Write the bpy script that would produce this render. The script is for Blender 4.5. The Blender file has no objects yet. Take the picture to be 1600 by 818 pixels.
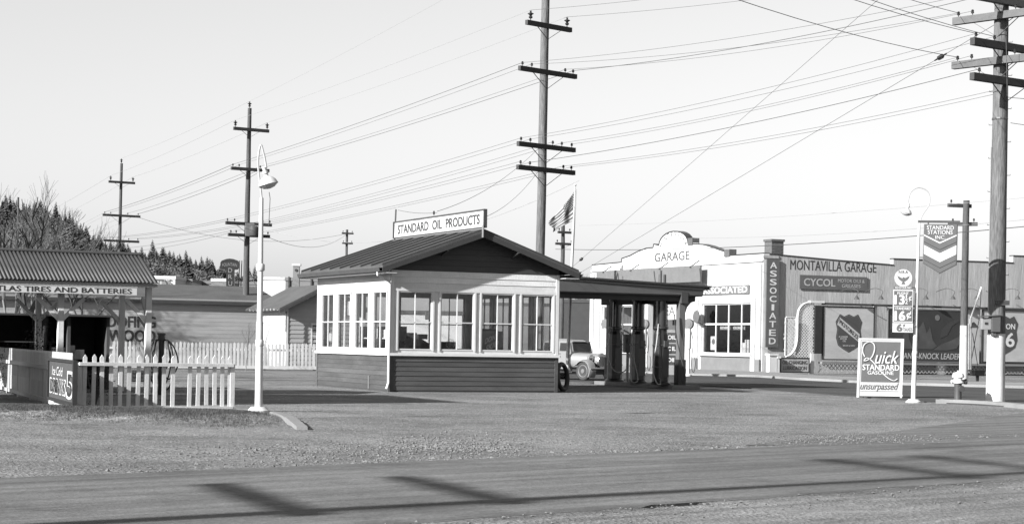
import bpy, bmesh, math, random
import numpy as np
from mathutils import Vector, Matrix, noise
random.seed(7)
SC = bpy.context.scene
COL = SC.collection
# ------------------------------------------------------------------ camera
F = 2953.4; ROLL = 0.0167; Y0 = 535.1; EYE = 1.4; TH = math.radians(24.54)
cam = bpy.data.cameras.new('camera'); camo = bpy.data.objects.new('camera', cam); COL.objects.link(camo)
cam.sensor_width = 36; cam.lens = 36 * F / 1600; cam.shift_y = (Y0 - 409) / 1600
cam.clip_start = 0.5; cam.clip_end = 20000
cr, sr = math.cos(ROLL), math.sin(ROLL)
camo.matrix_world = Matrix(((cr, -sr, 0, 0), (0, 0, -1, 0), (sr, cr, 0, EYE), (0, 0, 0, 1)))
SC.camera = camo
# ------------------------------------------------------------------ sky, sun, exposure
AZ = math.radians(40); EL = math.radians(24.5)
SUN = Vector((-math.cos(EL) * math.cos(AZ), -math.cos(EL) * math.sin(AZ), math.sin(EL)))
W = bpy.data.worlds.new('World'); SC.world = W; W.use_nodes = True
nt = W.node_tree; bg = nt.nodes['Background']
sk = nt.nodes.new('ShaderNodeTexSky'); sk.sky_type = 'NISHITA'; sk.sun_disc = False
sk.sun_elevation = EL; sk.sun_rotation = math.atan2(SUN.x, SUN.y); sk.dust_density = 2.0; sk.altitude = 60
bw = nt.nodes.new('ShaderNodeRGBToBW')
nt.links.new(sk.outputs[0], bw.inputs[0])
pw = nt.nodes.new('ShaderNodeMath'); pw.operation = 'POWER'; pw.inputs[1].default_value = .7      # a hazy, evenly pale winter sky
nt.links.new(bw.outputs[0], pw.inputs[0]); nt.links.new(pw.outputs[0], bg.inputs[0])
bg.inputs[1].default_value = 0.104
sl = bpy.data.lights.new('sun', 'SUN'); sl.energy = 5.0; sl.angle = math.radians(0.8)
so = bpy.data.objects.new('sun', sl); COL.objects.link(so)
so.rotation_euler = SUN.to_track_quat('Z', 'Y').to_euler(); so.location = (-20, -20, 30)
SC.view_settings.view_transform = 'Standard'; SC.view_settings.look = 'None'
SC.view_settings.exposure = 1.72; SC.view_settings.gamma = 1
# ------------------------------------------------------------------ measuring helpers: where a sight line meets the ground or a wall
E1 = Vector((math.cos(TH), math.sin(TH))); E2 = Vector((-math.sin(TH), math.cos(TH)))
def ray(x, y):
    u, v = x - 800, y - Y0
    return (u * cr + v * sr) / F, (u * sr - v * cr) / F
def G(x, y, z=0.0):
    a, b = ray(x, y); D = (z - EYE) / b
    return Vector((a * D, D, z))
def U(x, y, D):
    a, b = ray(x, y); return Vector((a * D, D, EYE + b * D))
def HP(O, d, x, y):
    a, b = ray(x, y)                     # O + u d = k (a,1)
    k = (O[0] * d[1] - O[1] * d[0]) / (a * d[1] - d[0])
    u = (k - O[1]) / d[1] if abs(d[1]) > abs(d[0]) else (k * a - O[0]) / d[0]
    return u, EYE + b * k
# ------------------------------------------------------------------ materials (all neutral greys: the place is photographed in black and white)
def mat(name, g, rough=.75, var=.18, scale=3.0, stretch=(1, 1, 1), bump=0.0, bscale=None, metal=0.0, spec=.4, fine=0.0, fscale=60, rnd=.06, coat=0):
    g *= .78
    m = bpy.data.materials.new(name); m.use_nodes = True; n = m.node_tree.nodes; l = m.node_tree.links
    p = n['Principled BSDF']; p.inputs['Roughness'].default_value = rough; p.inputs['Metallic'].default_value = metal
    p.inputs['Specular IOR Level'].default_value = spec; p.inputs['Coat Weight'].default_value = coat
    tc = n.new('ShaderNodeTexCoord'); oi = n.new('ShaderNodeObjectInfo')
    ad = n.new('ShaderNodeVectorMath'); ad.operation = 'MULTIPLY_ADD'
    cmb = n.new('ShaderNodeCombineXYZ')
    for i in range(3): l.new(oi.outputs['Random'], cmb.inputs[i])
    ad.inputs[1].default_value = (37, 37, 37)
    l.new(cmb.outputs[0], ad.inputs[0]); l.new(tc.outputs['Object'], ad.inputs[2])
    mp = n.new('ShaderNodeMapping'); mp.inputs['Scale'].default_value = stretch; l.new(ad.outputs[0], mp.inputs[0])
    nz = n.new('ShaderNodeTexNoise'); nz.inputs['Scale'].default_value = scale; nz.inputs['Detail'].default_value = 6; nz.inputs['Roughness'].default_value = .65
    l.new(mp.outputs[0], nz.inputs[0])
    mr = n.new('ShaderNodeMapRange'); mr.inputs[1].default_value = .25; mr.inputs[2].default_value = .75
    mr.inputs[3].default_value = 1 - var; mr.inputs[4].default_value = 1 + var; l.new(nz.outputs[0], mr.inputs[0])
    last = mr.outputs[0]
    if fine:
        nf = n.new('ShaderNodeTexNoise'); nf.inputs['Scale'].default_value = fscale; nf.inputs['Detail'].default_value = 3
        l.new(mp.outputs[0], nf.inputs[0])
        mf = n.new('ShaderNodeMapRange'); mf.inputs[1].default_value = .3; mf.inputs[2].default_value = .7
        mf.inputs[3].default_value = 1 - fine; mf.inputs[4].default_value = 1 + fine; l.new(nf.outputs[0], mf.inputs[0])
        q = n.new('ShaderNodeMath'); q.operation = 'MULTIPLY'; l.new(last, q.inputs[0]); l.new(mf.outputs[0], q.inputs[1]); last = q.outputs[0]
    if rnd:
        mo = n.new('ShaderNodeMapRange'); mo.inputs[3].default_value = 1 - rnd; mo.inputs[4].default_value = 1 + rnd
        l.new(oi.outputs['Random'], mo.inputs[0])
        q = n.new('ShaderNodeMath'); q.operation = 'MULTIPLY'; l.new(last, q.inputs[0]); l.new(mo.outputs[0], q.inputs[1]); last = q.outputs[0]
    q = n.new('ShaderNodeMath'); q.operation = 'MULTIPLY'; q.inputs[1].default_value = g; l.new(last, q.inputs[0])
    c = n.new('ShaderNodeCombineColor')
    for i in range(3): l.new(q.outputs[0], c.inputs[i])
    l.new(c.outputs[0], p.inputs['Base Color'])
    if bump:
        nb = n.new('ShaderNodeTexNoise'); nb.inputs['Scale'].default_value = bscale or scale * 6; nb.inputs['Detail'].default_value = 5
        l.new(mp.outputs[0], nb.inputs[0])
        b = n.new('ShaderNodeBump'); b.inputs['Distance'].default_value = bump; l.new(nb.outputs[0], b.inputs['Height']); l.new(b.outputs[0], p.inputs['Normal'])
    return m
def ramp_mat(name, build, rough=.9):
    m = bpy.data.materials.new(name); m.use_nodes = True
    build(m, m.node_tree.nodes, m.node_tree.links, m.node_tree.nodes['Principled BSDF']); return m
M = {}
M['white'] = mat('white_paint', .46, .6, .16, 2.2, (1, 1, .4), .002, 30, fine=.05)
M['wallwhite'] = mat('white_wall_paint', .52, .65, .16, 1.2, (1, 1, .3), .004, 25, fine=.07, rnd=.09)
M['trim'] = mat('cream_trim_paint', .50, .5, .08, 2.5, fine=.04)
M['dark'] = mat('dark_green_grey_paint', .050, .65, .35, 1.6, (.5, .5, 1.5), .004, 30, fine=.18, rnd=.22)
M['gable'] = mat('dark_gable_paint', .030, .6, .2, 2.0, fine=.1)
M['black'] = mat('black_paint', .018, .45, .2)
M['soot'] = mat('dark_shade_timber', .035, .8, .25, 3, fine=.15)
M['roof'] = mat('roof_felt', .060, .8, .25, 1.2, (1, 1, 1), .004, 40, fine=.15, spec=.15)
M['rib'] = mat('roof_batten', .032, .8, .2)
M['corr'] = mat('corrugated_iron', .065, .5, .25, .8, (1, 1, 1), 0, metal=.3, fine=.08)
M['shingle'] = mat('roof_shingle', .05, .9, .3, 1.0, (1, 1, 1), .01, 14, fine=.25, fscale=30)
M['pole'] = mat('weathered_pole_wood', .085, .85, .5, 5, (1, 1, .09), .02, 22, fine=.35, fscale=40)
M['poledark'] = mat('creosote_pole_wood', .045, .85, .5, 5, (1, 1, .10), .015, 22, fine=.3)
M['arm'] = mat('crossarm_wood', .03, .85, .3, 5, fine=.1)
M['armsunlit'] = mat('crossarm_sunlit_wood', .075, .8, .25, 6, (.3, 1, 1), fine=.12)  # sunlit faces of some crossarms, put into a lighter wood colour
M['insul'] = mat('brown_insulator_glaze', .02, .25, .1)
M['wire'] = mat('wire', .05, .7, .1)
M['wirelight'] = mat('pale_wire', .22, .7, .1)
M['iron'] = mat('painted_iron', .05, .5, .2)
M['metal'] = mat('grey_metal', .22, .45, .2, metal=.4)
M['chrome'] = mat('chrome', .6, .15, .05, metal=.95, rnd=0)
M['enamel'] = mat('enamel_white', .40, .3, .05, rnd=.03, coat=.2)
M['enamelshade'] = mat('lamp_shade_enamel', .40, .35, .04, rnd=0)
M['sig'] = mat('sign_grey_enamel', .095, .4, .08, 2, rnd=.03)
M['sigdark'] = mat('sign_dark_enamel', .082, .4, .12, 3, rnd=.03)
M['sigblack'] = mat('sign_black_ink', .03, .5, .1, rnd=0)
M['siggrey'] = mat('sign_mid_grey', .10, .6, .12, 2, rnd=0)
M['ink'] = mat('faded_lettering_ink', .03, .7, .25, 5, rnd=0)
M['inkpale'] = mat('sun_faded_lettering', .055, .8, .2, 5, rnd=0)
M['shedwhite'] = mat('shed_white_paint', .55, .7, .16, 4, (1, 1, .4), fine=.1)
M['shieldink'] = mat('shield_dark_print', .045, .6, .1, rnd=0)
M['letgrey'] = mat('pale_grey_lettering', .30, .6, .1, rnd=0)
M['boardgrey'] = mat('weathered_board_grey', .10, .7, .15, rnd=0)
M['lampgrey'] = mat('lamp_arm_unlit_white', .30, .5, .1)  # unlit grey of the white lamp arms, put into their colour
M['letterwhite'] = mat('white_lettering', .46, .5, .06, rnd=0)
M['billpale'] = mat('billboard_pale_paper', .32, .6, .15, .8, (1, 1, 3), fine=.06, rnd=0)
M['billdark'] = mat('billboard_dark_paper', .022, .6, .25, 1.0, fine=.1, rnd=0)
M['billmid'] = mat('billboard_mid_tone', .045, .6, .3, 1.5, rnd=0)
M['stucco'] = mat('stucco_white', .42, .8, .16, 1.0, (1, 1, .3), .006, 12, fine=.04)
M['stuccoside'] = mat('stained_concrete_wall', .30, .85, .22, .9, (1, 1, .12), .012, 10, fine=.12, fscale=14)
M['concrete'] = mat('concrete', .15, .85, .15, 1.5, bump=.004, bscale=30, fine=.1)
M['stonebase'] = mat('rendered_base', .12, .85, .15, 2, fine=.1)
M['brick'] = mat('chimney_brick', .07, .9, .3, 8, fine=.2)
M['rubber'] = mat('tyre_rubber', .022, .7, .15)
M['carbody'] = mat('car_paint_grey', .17, .28, .05, spec=.6, coat=.6, rnd=0)
M['cartop'] = mat('car_roof_fabric', .15, .6, .1)
M['pump'] = mat('pump_dark_enamel', .012, .3, .15, spec=.35, coat=.1)
M['pumpband'] = mat('pump_band', .022, .3, .15, spec=.6)
M['hose'] = mat('rubber_hose', .26, .55, .1)
M['hosedark'] = mat('black_rubber_hose', .02, .55, .1)
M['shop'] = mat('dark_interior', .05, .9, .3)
M['item'] = mat('shop_goods', .4, .6, .3, 6, rnd=.7)
M['bark'] = mat('grey_bark', .17, .9, .3, 8, (1, 1, .3), fine=.2)
M['barkdark'] = mat('dark_bark', .05, .9, .3, 8)
M['twig'] = mat('twig', .11, .9, .3)
M['fir'] = mat('fir_foliage', .10, .95, .25, .5, spec=.1, rnd=.18)
M['leaf'] = mat('shrub_leaf', .03, .95, .4, 8, rnd=.2)
M['grass'] = mat('dry_grass', .05, .85, .45, 3, rnd=.2)
M['hill'] = mat('hill_soil', .07, .95, .3, .05)
M['farwhite'] = mat('far_white_wall', .38, .8, .08, .5)
M['fargrey'] = mat('far_grey_wall', .12, .8, .2, .5)
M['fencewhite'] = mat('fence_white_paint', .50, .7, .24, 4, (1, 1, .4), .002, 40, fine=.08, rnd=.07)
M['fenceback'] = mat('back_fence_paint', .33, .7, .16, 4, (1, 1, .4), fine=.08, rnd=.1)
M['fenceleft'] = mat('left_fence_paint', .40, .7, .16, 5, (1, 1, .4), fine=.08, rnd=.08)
M['sid'] = mat('pale_siding', .27, .7, .12, 1.2, (.4, .4, 1), fine=.06, rnd=.05)
M['rock'] = mat('stone', .11, .9, .3, 12, rnd=0)
def glass_mat():
    m = bpy.data.materials.new('window_glass'); m.use_nodes = True; n = m.node_tree.nodes; l = m.node_tree.links
    n.remove(n['Principled BSDF']); o = n['Material Output']
    t = n.new('ShaderNodeBsdfTransparent'); t.inputs[0].default_value = (.93, .93, .93, 1)
    g = n.new('ShaderNodeBsdfGlossy'); g.inputs['Roughness'].default_value = .02; g.inputs[0].default_value = (.8, .8, .8, 1)
    lw_ = n.new('ShaderNodeLayerWeight'); lw_.inputs[0].default_value = .5
    p4_ = n.new('ShaderNodeMath'); p4_.operation = 'POWER'; p4_.inputs[1].default_value = 5; l.new(lw_.outputs['Facing'], p4_.inputs[0])
    fr = n.new('ShaderNodeMath'); fr.operation = 'MULTIPLY_ADD'; fr.inputs[1].default_value = .8; fr.inputs[2].default_value = .04; l.new(p4_.outputs[0], fr.inputs[0])
    nz = n.new('ShaderNodeTexNoise'); nz.inputs['Scale'].default_value = 2.5
    tc = n.new('ShaderNodeTexCoord'); l.new(tc.outputs['Object'], nz.inputs[0])
    b = n.new('ShaderNodeBump'); b.inputs['Distance'].default_value = .01; b.inputs['Strength'].default_value = .35
    l.new(nz.outputs[0], b.inputs['Height']); l.new(b.outputs[0], g.inputs['Normal'])
    mx = n.new('ShaderNodeMixShader'); l.new(fr.outputs[0], mx.inputs[0]); l.new(t.outputs[0], mx.inputs[1]); l.new(g.outputs[0], mx.inputs[2]); l.new(mx.outputs[0], o.inputs[0])
    return m
M['glass'] = glass_mat()
M['darkglass'] = mat('dark_window_glass', .025, .08, .1, spec=.6)
# ------------------------------------------------------------------ mesh helpers
class MB:
    def __init__(s): s.v = []; s.f = []
    def add(s, vs, fs):
        k = len(s.v); s.v += [tuple(v) for v in vs]; s.f += [tuple(i + k for i in f) for f in fs]; return s
    def box(s, x0, x1, y0, y1, z0, z1):
        return s.add([(x0, y0, z0), (x1, y0, z0), (x1, y1, z0), (x0, y1, z0), (x0, y0, z1), (x1, y0, z1), (x1, y1, z1), (x0, y1, z1)],
                     [(0, 3, 2, 1), (4, 5, 6, 7), (0, 1, 5, 4), (1, 2, 6, 5), (2, 3, 7, 6), (3, 0, 4, 7)])
    def bar(s, p, q, w, h=None, up=(0, 0, 1)):
        p, q = Vector(p), Vector(q); h = h or w; d = (q - p).normalized(); u = Vector(up)
        if abs(d.dot(u)) > .99: u = Vector((1, 0, 0))
        a = d.cross(u).normalized() * w / 2; b = a.cross(d).normalized() * h / 2
        return s.add([p - a - b, p + a - b, p + a + b, p - a + b, q - a - b, q + a - b, q + a + b, q - a + b],
                     [(0, 1, 2, 3), (7, 6, 5, 4), (0, 4, 5, 1), (1, 5, 6, 2), (2, 6, 7, 3), (3, 7, 4, 0)])
    def prism(s, pts, y0, y1, ax='y'):
        n = len(pts)
        mk = {'y': lambda a, b, c: (a, c, b), 'x': lambda a, b, c: (c, a, b), 'z': lambda a, b, c: (a, b, c)}[ax]
        vs = [mk(a, b, y0) for a, b in pts] + [mk(a, b, y1) for a, b in pts]
        return s.add(vs, [tuple(range(n)), tuple(range(2 * n - 1, n - 1, -1))] + [(i, i + n, (i + 1) % n + n, (i + 1) % n) for i in range(n)])
    def tube(s, pts, r, n=8, caps=True):
        pts = [Vector(p) for p in pts]; rs = r if isinstance(r, (list, tuple)) else [r] * len(pts)
        vs = []; fs = []; ref = None
        for i, p in enumerate(pts):
            d = (pts[min(i + 1, len(pts) - 1)] - pts[max(i - 1, 0)]).normalized()
            if ref is None: ref = Vector((1, 0, 0)) if abs(d.x) < .9 else Vector((0, 1, 0))
            a = (ref - d * ref.dot(d)).normalized(); ref = a; b = d.cross(a)
            for k in range(n):
                t = 2 * math.pi * k / n; vs.append(p + (a * math.cos(t) + b * math.sin(t)) * rs[i])
        for i in range(len(pts) - 1):
            for k in range(n):
                fs.append((i * n + k, i * n + (k + 1) % n, (i + 1) * n + (k + 1) % n, (i + 1) * n + k))
        if caps: fs += [tuple(range(n - 1, -1, -1)), tuple(range((len(pts) - 1) * n, len(pts) * n))]
        return s.add(vs, fs)
    def lathe(s, prof, c=(0, 0, 0), n=20, axis='z'):
        vs = []; fs = []; m = len(prof)
        for r, h in prof:
            for k in range(n):
                t = 2 * math.pi * k / n; a, b = r * math.cos(t), r * math.sin(t)
                v = (a, b, h) if axis == 'z' else ((a, h, b) if axis == 'y' else (h, a, b))
                vs.append((v[0] + c[0], v[1] + c[1], v[2] + c[2]))
        for i in range(m - 1):
            for k in range(n): fs.append((i * n + k, i * n + (k + 1) % n, (i + 1) * n + (k + 1) % n, (i + 1) * n + k))
        fs += [tuple(range(n - 1, -1, -1)), tuple(range((m - 1) * n, m * n))]
        return s.add(vs, fs)
    def mesh(s, name, m, smooth=False):
        me = bpy.data.meshes.new(name); me.from_pydata(s.v, [], s.f)
        b = bmesh.new(); b.from_mesh(me); bmesh.ops.recalc_face_normals(b, faces=b.faces); b.to_mesh(me); b.free()
        me.materials.append(m)
        if smooth:
            for p in me.polygons: p.use_smooth = True
            try: me.set_sharp_from_angle(angle=math.radians(40))
            except Exception: pass
        return me
def link(o, parent=None, loc=(0, 0, 0), rz=0.0):
    COL.objects.link(o)
    if parent: o.parent = parent
    o.location = loc; o.rotation_euler = (0, 0, rz); return o
def part(name, mb, m, parent=None, loc=(0, 0, 0), rz=0.0, smooth=False, bevel=0, label=None):
    me = mb if isinstance(mb, bpy.types.Mesh) else mb.mesh(name, m, smooth)
    o = link(bpy.data.objects.new(name, me), parent, loc, rz)
    if bevel:
        q = o.modifiers.new('bevel', 'BEVEL'); q.width = bevel; q.segments = 2; q.limit_method = 'ANGLE'
    if label: o['label'] = label
    return o
def tag(o, label, cat, group=None):
    o['label'] = label; o['category'] = cat
    if group: o['group'] = group
    return o
def root(name, label, cat, loc=(0, 0, 0), rz=0.0, group=None):
    return tag(link(bpy.data.objects.new(name, None), None, loc, rz), label, cat, group)
def struct(name, mb, m, kind='structure', loc=(0, 0, 0), rz=0, smooth=False):
    o = part(name, mb, m, None, loc, rz, smooth); o['kind'] = kind; return o
class Fr:                                   # a wall's own frame inside its thing: x to the right, y into the wall
    def __init__(s, loc=(0, 0, 0), rz=0.0): s.loc = Vector(loc); s.rz = rz
    def at(s, x, y, z):
        c, n = math.cos(s.rz), math.sin(s.rz); return s.loc + Vector((c * x - n * y, n * x + c * y, z))
F0 = Fr()
# ------------------------------------------------------------------ lettering
def text_mb(txt, w, h, shear=0.0, bold=0.0, sp=1.0):
    cu = bpy.data.curves.new('t', 'FONT'); cu.body = txt; cu.shear = shear;  cu.space_character = sp
    cu.resolution_u = 3
    o = bpy.data.objects.new('t', cu); COL.objects.link(o); bpy.context.view_layer.update()
    me = bpy.data.meshes.new_from_object(o.evaluated_get(bpy.context.evaluated_depsgraph_get()))
    bpy.data.objects.remove(o); bpy.data.curves.remove(cu)
    n = len(me.vertices); co = np.empty(n * 3, 'f'); me.vertices.foreach_get('co', co); co = co.reshape(-1, 3)
    mn, mx = co.min(0), co.max(0)
    vs = [((c[0] - mn[0]) / (mx[0] - mn[0]) * w, 0.0, (c[1] - mn[1]) / (mx[1] - mn[1]) * h) for c in co]
    fs = [tuple(p.vertices) for p in me.polygons]; bpy.data.meshes.remove(me)
    b = MB(); k = (bold * .9 + .006) * h                  # brush weight: the strokes are struck again slightly aside
    for i, (dx, dz) in enumerate(((0, 0), (-k, k * .5), (k, -k * .5), (-k, -k * .5), (k, k * .5))):
        b.add([(x + dx, y - .0007 * i, z + dz) for x, y, z in vs], fs)
    return b
def lettering(txt, x0, z0, w, h, m, parent, fr=F0, y=-.012, warp=None, shear=0, bold=0.0, sp=1.0, name='lettering', label=None):
    b = text_mb(txt, w, h, shear, bold, sp)
    if warp: b.v = [warp(*v) for v in b.v]
    me = bpy.data.meshes.new(name); me.from_pydata(b.v, [], b.f); me.materials.append(m)
    o = link(bpy.data.objects.new(name, me), parent, fr.at(x0, y, z0), fr.rz)
    if label: o['label'] = label
    return o
def stack_letters(txt, x0, x1, z0, z1, m, parent, fr=F0, y=-.012, bold=.02):
    n = len(txt); hh = (z1 - z0) / n
    for i, c in enumerate(txt):
        w = (x1 - x0) * (.35 if c == 'I' else 1)
        lettering(c, (x0 + x1) / 2 - w / 2, z1 - (i + .88) * hh, w, hh * .72, m, parent, fr, y, bold=bold, name='letter')
# ------------------------------------------------------------------ ground
GZ = {}
tipA, tipB = G(60, 655), G(462, 655)
lampP = G(404, 643, .12)
fA = G(124, 640, .06); fB = G(362, 635, .06)
def seg_dist(px, py, A, B):
    dx, dy = B.x - A.x, B.y - A.y; t = ((px - A.x) * dx + (py - A.y) * dy) / (dx * dx + dy * dy); t = max(0, min(1, t))
    return math.hypot(px - A.x - t * dx, py - A.y - t * dy), t
mA = Vector((fA.x - 1.2, fA.y - .8, 0)); mB = Vector((lampP.x - .55, lampP.y - .95, 0))
def hz(x, y):
    d, t = seg_dist(x, y, mA, mB)
    h = .15 * math.exp(-(d / 1.15) ** 4) if d < 3 else 0
    d2, _ = seg_dist(x, y, G(640, 692), G(830, 694)); h -= .03 * math.exp(-(d2 / .9) ** 2)
    return h
def ground_mat(name, g, bands=False, coarse=.25, fine=.35, bump=.02, along=43.0, spot=0.0):
    def b(m, n, l, p):
        p.inputs['Roughness'].default_value = .95; p.inputs['Specular IOR Level'].default_value = .15
        tc = n.new('ShaderNodeTexCoord')
        def noi(scale, det, mp=None, rough=.6):
            z = n.new('ShaderNodeTexNoise'); z.inputs['Scale'].default_value = scale; z.inputs['Detail'].default_value = det; z.inputs['Roughness'].default_value = rough
            l.new(mp or tc.outputs['Object'], z.inputs[0]); return z
        def rng(src, lo, hi, a=.3, c=.7):
            r = n.new('ShaderNodeMapRange'); r.inputs[1].default_value = a; r.inputs[2].default_value = c; r.inputs[3].default_value = lo; r.inputs[4].default_value = hi
            l.new(src, r.inputs[0]); return r.outputs[0]
        def mul(a, c):
            q = n.new('ShaderNodeMath'); q.operation = 'MULTIPLY'; l.new(a, q.inputs[0])
            if isinstance(c, float): q.inputs[1].default_value = c
            else: l.new(c, q.inputs[1])
            return q.outputs[0]
        big = rng(noi(.35, 5).outputs[0], 1 - coarse, 1 + coarse)
        sm = rng(noi(26, 4, rough=.8).outputs[0], 1 - fine, 1 + fine)
        sp_ = rng(noi(9, 3, rough=.9).outputs[0], 1 - fine * .5, 1 + fine * .5)
        big = mul(big, sp_)
        v = n.new('ShaderNodeTexVoronoi'); v.inputs['Scale'].default_value = 24; l.new(tc.outputs['Object'], v.inputs[0])
        bwv = n.new('ShaderNodeRGBToBW'); l.new(v.outputs['Color'], bwv.inputs[0])
        vs = rng(bwv.outputs[0], 1 - fine * .8, 1 + fine * .8, .1, .9)
        col = mul(mul(big, sm), vs)
        col = mul(col, rng(noi(.55, 4, rough=.75).outputs[0], 1 - spot, 1.0, .36, .47))
        if bands:
            mp = n.new('ShaderNodeMapping'); mp.vector_type = 'TEXTURE'; mp.inputs['Rotation'].default_value = (0, 0, math.radians(along)); mp.inputs['Scale'].default_value = (14, .45, 1)
            l.new(tc.outputs['Object'], mp.inputs[0])
            col = mul(col, rng(noi(1.0, 5, mp.outputs[0]).outputs[0],   .62, 1.42))
        col = mul(col, float(g) * .78)
        c = n.new('ShaderNodeCombineColor')
        for i in range(3): l.new(col, c.inputs[i])
        l.new(c.outputs[0], p.inputs['Base Color'])
        bp = n.new('ShaderNodeBump'); bp.inputs['Distance'].default_value = bump; bp.inputs['Strength'].default_value = .8
        hh = n.new('ShaderNodeMath'); hh.operation = 'ADD'; l.new(v.outputs['Distance'], hh.inputs[0]); l.new(noi(45, 4).outputs[0], hh.inputs[1])
        l.new(hh.outputs[0], bp.inputs['Height']); l.new(bp.outputs[0], p.inputs['Normal'])
    return ramp_mat(name, b)
M['gravel'] = ground_mat('gravel', .15, coarse=.3, fine=.5, spot=.28)
M['dirt'] = ground_mat('packed_dirt', .14, True, .2, .25, .015, spot=.3)
M['earth'] = ground_mat('grey_earth', .09, False, .25, .25)
M['asphalt'] = ground_mat('worn_asphalt', .104, True, .18, .18, .004, spot=.22)
M['asphalt2'] = ground_mat('street_asphalt', .045, True, .12, .12, .004, 114)
M['walk'] = ground_mat('pale_concrete_pavement', .19, False, .12, .08, .003)
def sheet(name, pts, z, m, thick=0.0, kind='structure'):
    b = MB()
    if thick: b.prism([(p.x, p.y) for p in pts], z - thick, z, 'z')
    else: b.add([(p.x, p.y, z) for p in pts], [tuple(range(len(pts)))])
    return struct(name, b, m, kind)
g = MB(); g.add([(-3000, -300, -.08), (3000, -300, -.08), (3000, 6000, -.08), (-3000, 6000, -.08)], [(0, 1, 2, 3)])
struct('ground', g, M['earth'])
# station forecourt: one gravel sheet with real unevenness
def grid_sheet(name, m, xs, ys, zf):
    vs = []; nx, ny = len(xs), len(ys)
    for y in ys:
        for x in xs: vs.append((x, y, zf(x, y)))
    fs = [(j * nx + i, j * nx + i + 1, (j + 1) * nx + i + 1, (j + 1) * nx + i) for j in range(ny - 1) for i in range(nx - 1)]
    me = bpy.data.meshes.new(name); me.from_pydata(vs, [], fs); me.materials.append(m)
    for p in me.polygons: p.use_smooth = True
    o = link(bpy.data.objects.new(name, me)); o['kind'] = 'structure'; return o
def lot_z(x, y):
    n1 = noise.noise(Vector((x * 1.1, y * 1.1, 0))) * .012 + noise.noise(Vector((x * 4, y * 4, 3))) * .003
    f = 1 if y < 30 else max(0, 1 - (y - 30) / 10)
    return n1 * f + hz(x, y)
ys = []; y = 10.0
while y < 62: ys.append(y); y += .05 + max(0, y - 18) * .0065
ys += [75, 95, 130, 200, 400]
grid_sheet('gravel_lot', M['gravel'], np.arange(-26, 26.01, .14).tolist(), ys, lot_z)
# near road: a slab between its two edges
e0, e1r = G(0, 750), G(1600, 683)
n0, n1r = G(850, 806), G(1600, 750)
d1 = (e1r - e0).normalized(); 
def edge_pts(A, B, ext0, ext1, n, jit, seed):
    rr = random.Random(seed); d = (B - A); L = d.length; d.normalize(); nn = Vector((-d.y, d.x, 0)); out = []
    for i in range(n + 1):
        t = -ext0 + (L + ext0 + ext1) * i / n
        out.append(A + d * t + nn * (noise.noise(Vector((t * .9, seed, 0))) * jit + noise.noise(Vector((t * 3.1, seed, 5))) * jit * .5))
    return out
far_edge = edge_pts(e0, e1r, 16, 26, 220, .10, 1)
near_edge = edge_pts(n0, n1r, 24, 30, 220, .16, 2)
rd = MB(); n = len(far_edge); vs = []
for a, b in zip(far_edge, near_edge): vs += [(a.x, a.y, .022), (b.x, b.y, .022), (a.x, a.y, -.03), (b.x, b.y, -.03)]
fs = []
for i in range(n - 1):
    k = i * 4; fs += [(k, k + 1, k + 5, k + 4), (k + 2, k, k + 4, k + 6), (k + 1, k + 3, k + 7, k + 5)]
rd.add(vs, fs); struct('road', rd, M['asphalt'])
# asphalt apron of the corner, right of the lot
ap = [G(1165, 696), G(1215, 690), G(1300, 684), G(1400, 674), G(1500, 660), G(1560, 650), G(1640, 640), G(1900, 640), G(1900, 668), G(1600, 686), G(1380, 694)]
sheet('corner_apron', ap, .012, M['asphalt'], .05)
# dirt shoulder left of the lot in front of the mound
sh = [G(-60, 756), G(-60, 668), G(60, 672), G(250, 680), G(420, 688), G(560, 690), G(620, 697), G(560, 706), G(430, 716), G(220, 738), G(60, 750)]
b = MB(); 
cx = sum((p.x for p in sh)) / len(sh); cy = sum((p.y for p in sh)) / len(sh)
# near shoulder below the road is earth as well; laid as its own sheet
ns = [p + Vector((0, 0, 0)) for p in near_edge[::4]]
b = MB(); vs = []; K = 26
nrm = Vector((d1.y, -d1.x, 0))
drain = G(1085, 791)
for i, p in enumerate(near_edge):
    for k in range(K):
        q = p + nrm * (k * .22 - .02)
        dd, _ = seg_dist(q.x, q.y, drain - d1 * .28, drain + d1 * .28)
        z = .020 + .03 * noise.noise(Vector((q.x * 1.3, q.y * 1.3, 2))) * min(1, k / 3) + .01 * noise.noise(Vector((q.x * 6, q.y * 6, 2))) * min(1, k / 2)
        z -= .17 * math.exp(-(dd / .13) ** 4)
        vs.append((q.x, q.y, z))
fs = [(i * K + k, i * K + k + 1, (i + 1) * K + k + 1, (i + 1) * K + k) for i in range(len(near_edge) - 1) for k in range(K - 1)]
b.add(vs, fs); struct('near_shoulder', b, M['dirt'], smooth=True)
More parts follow.
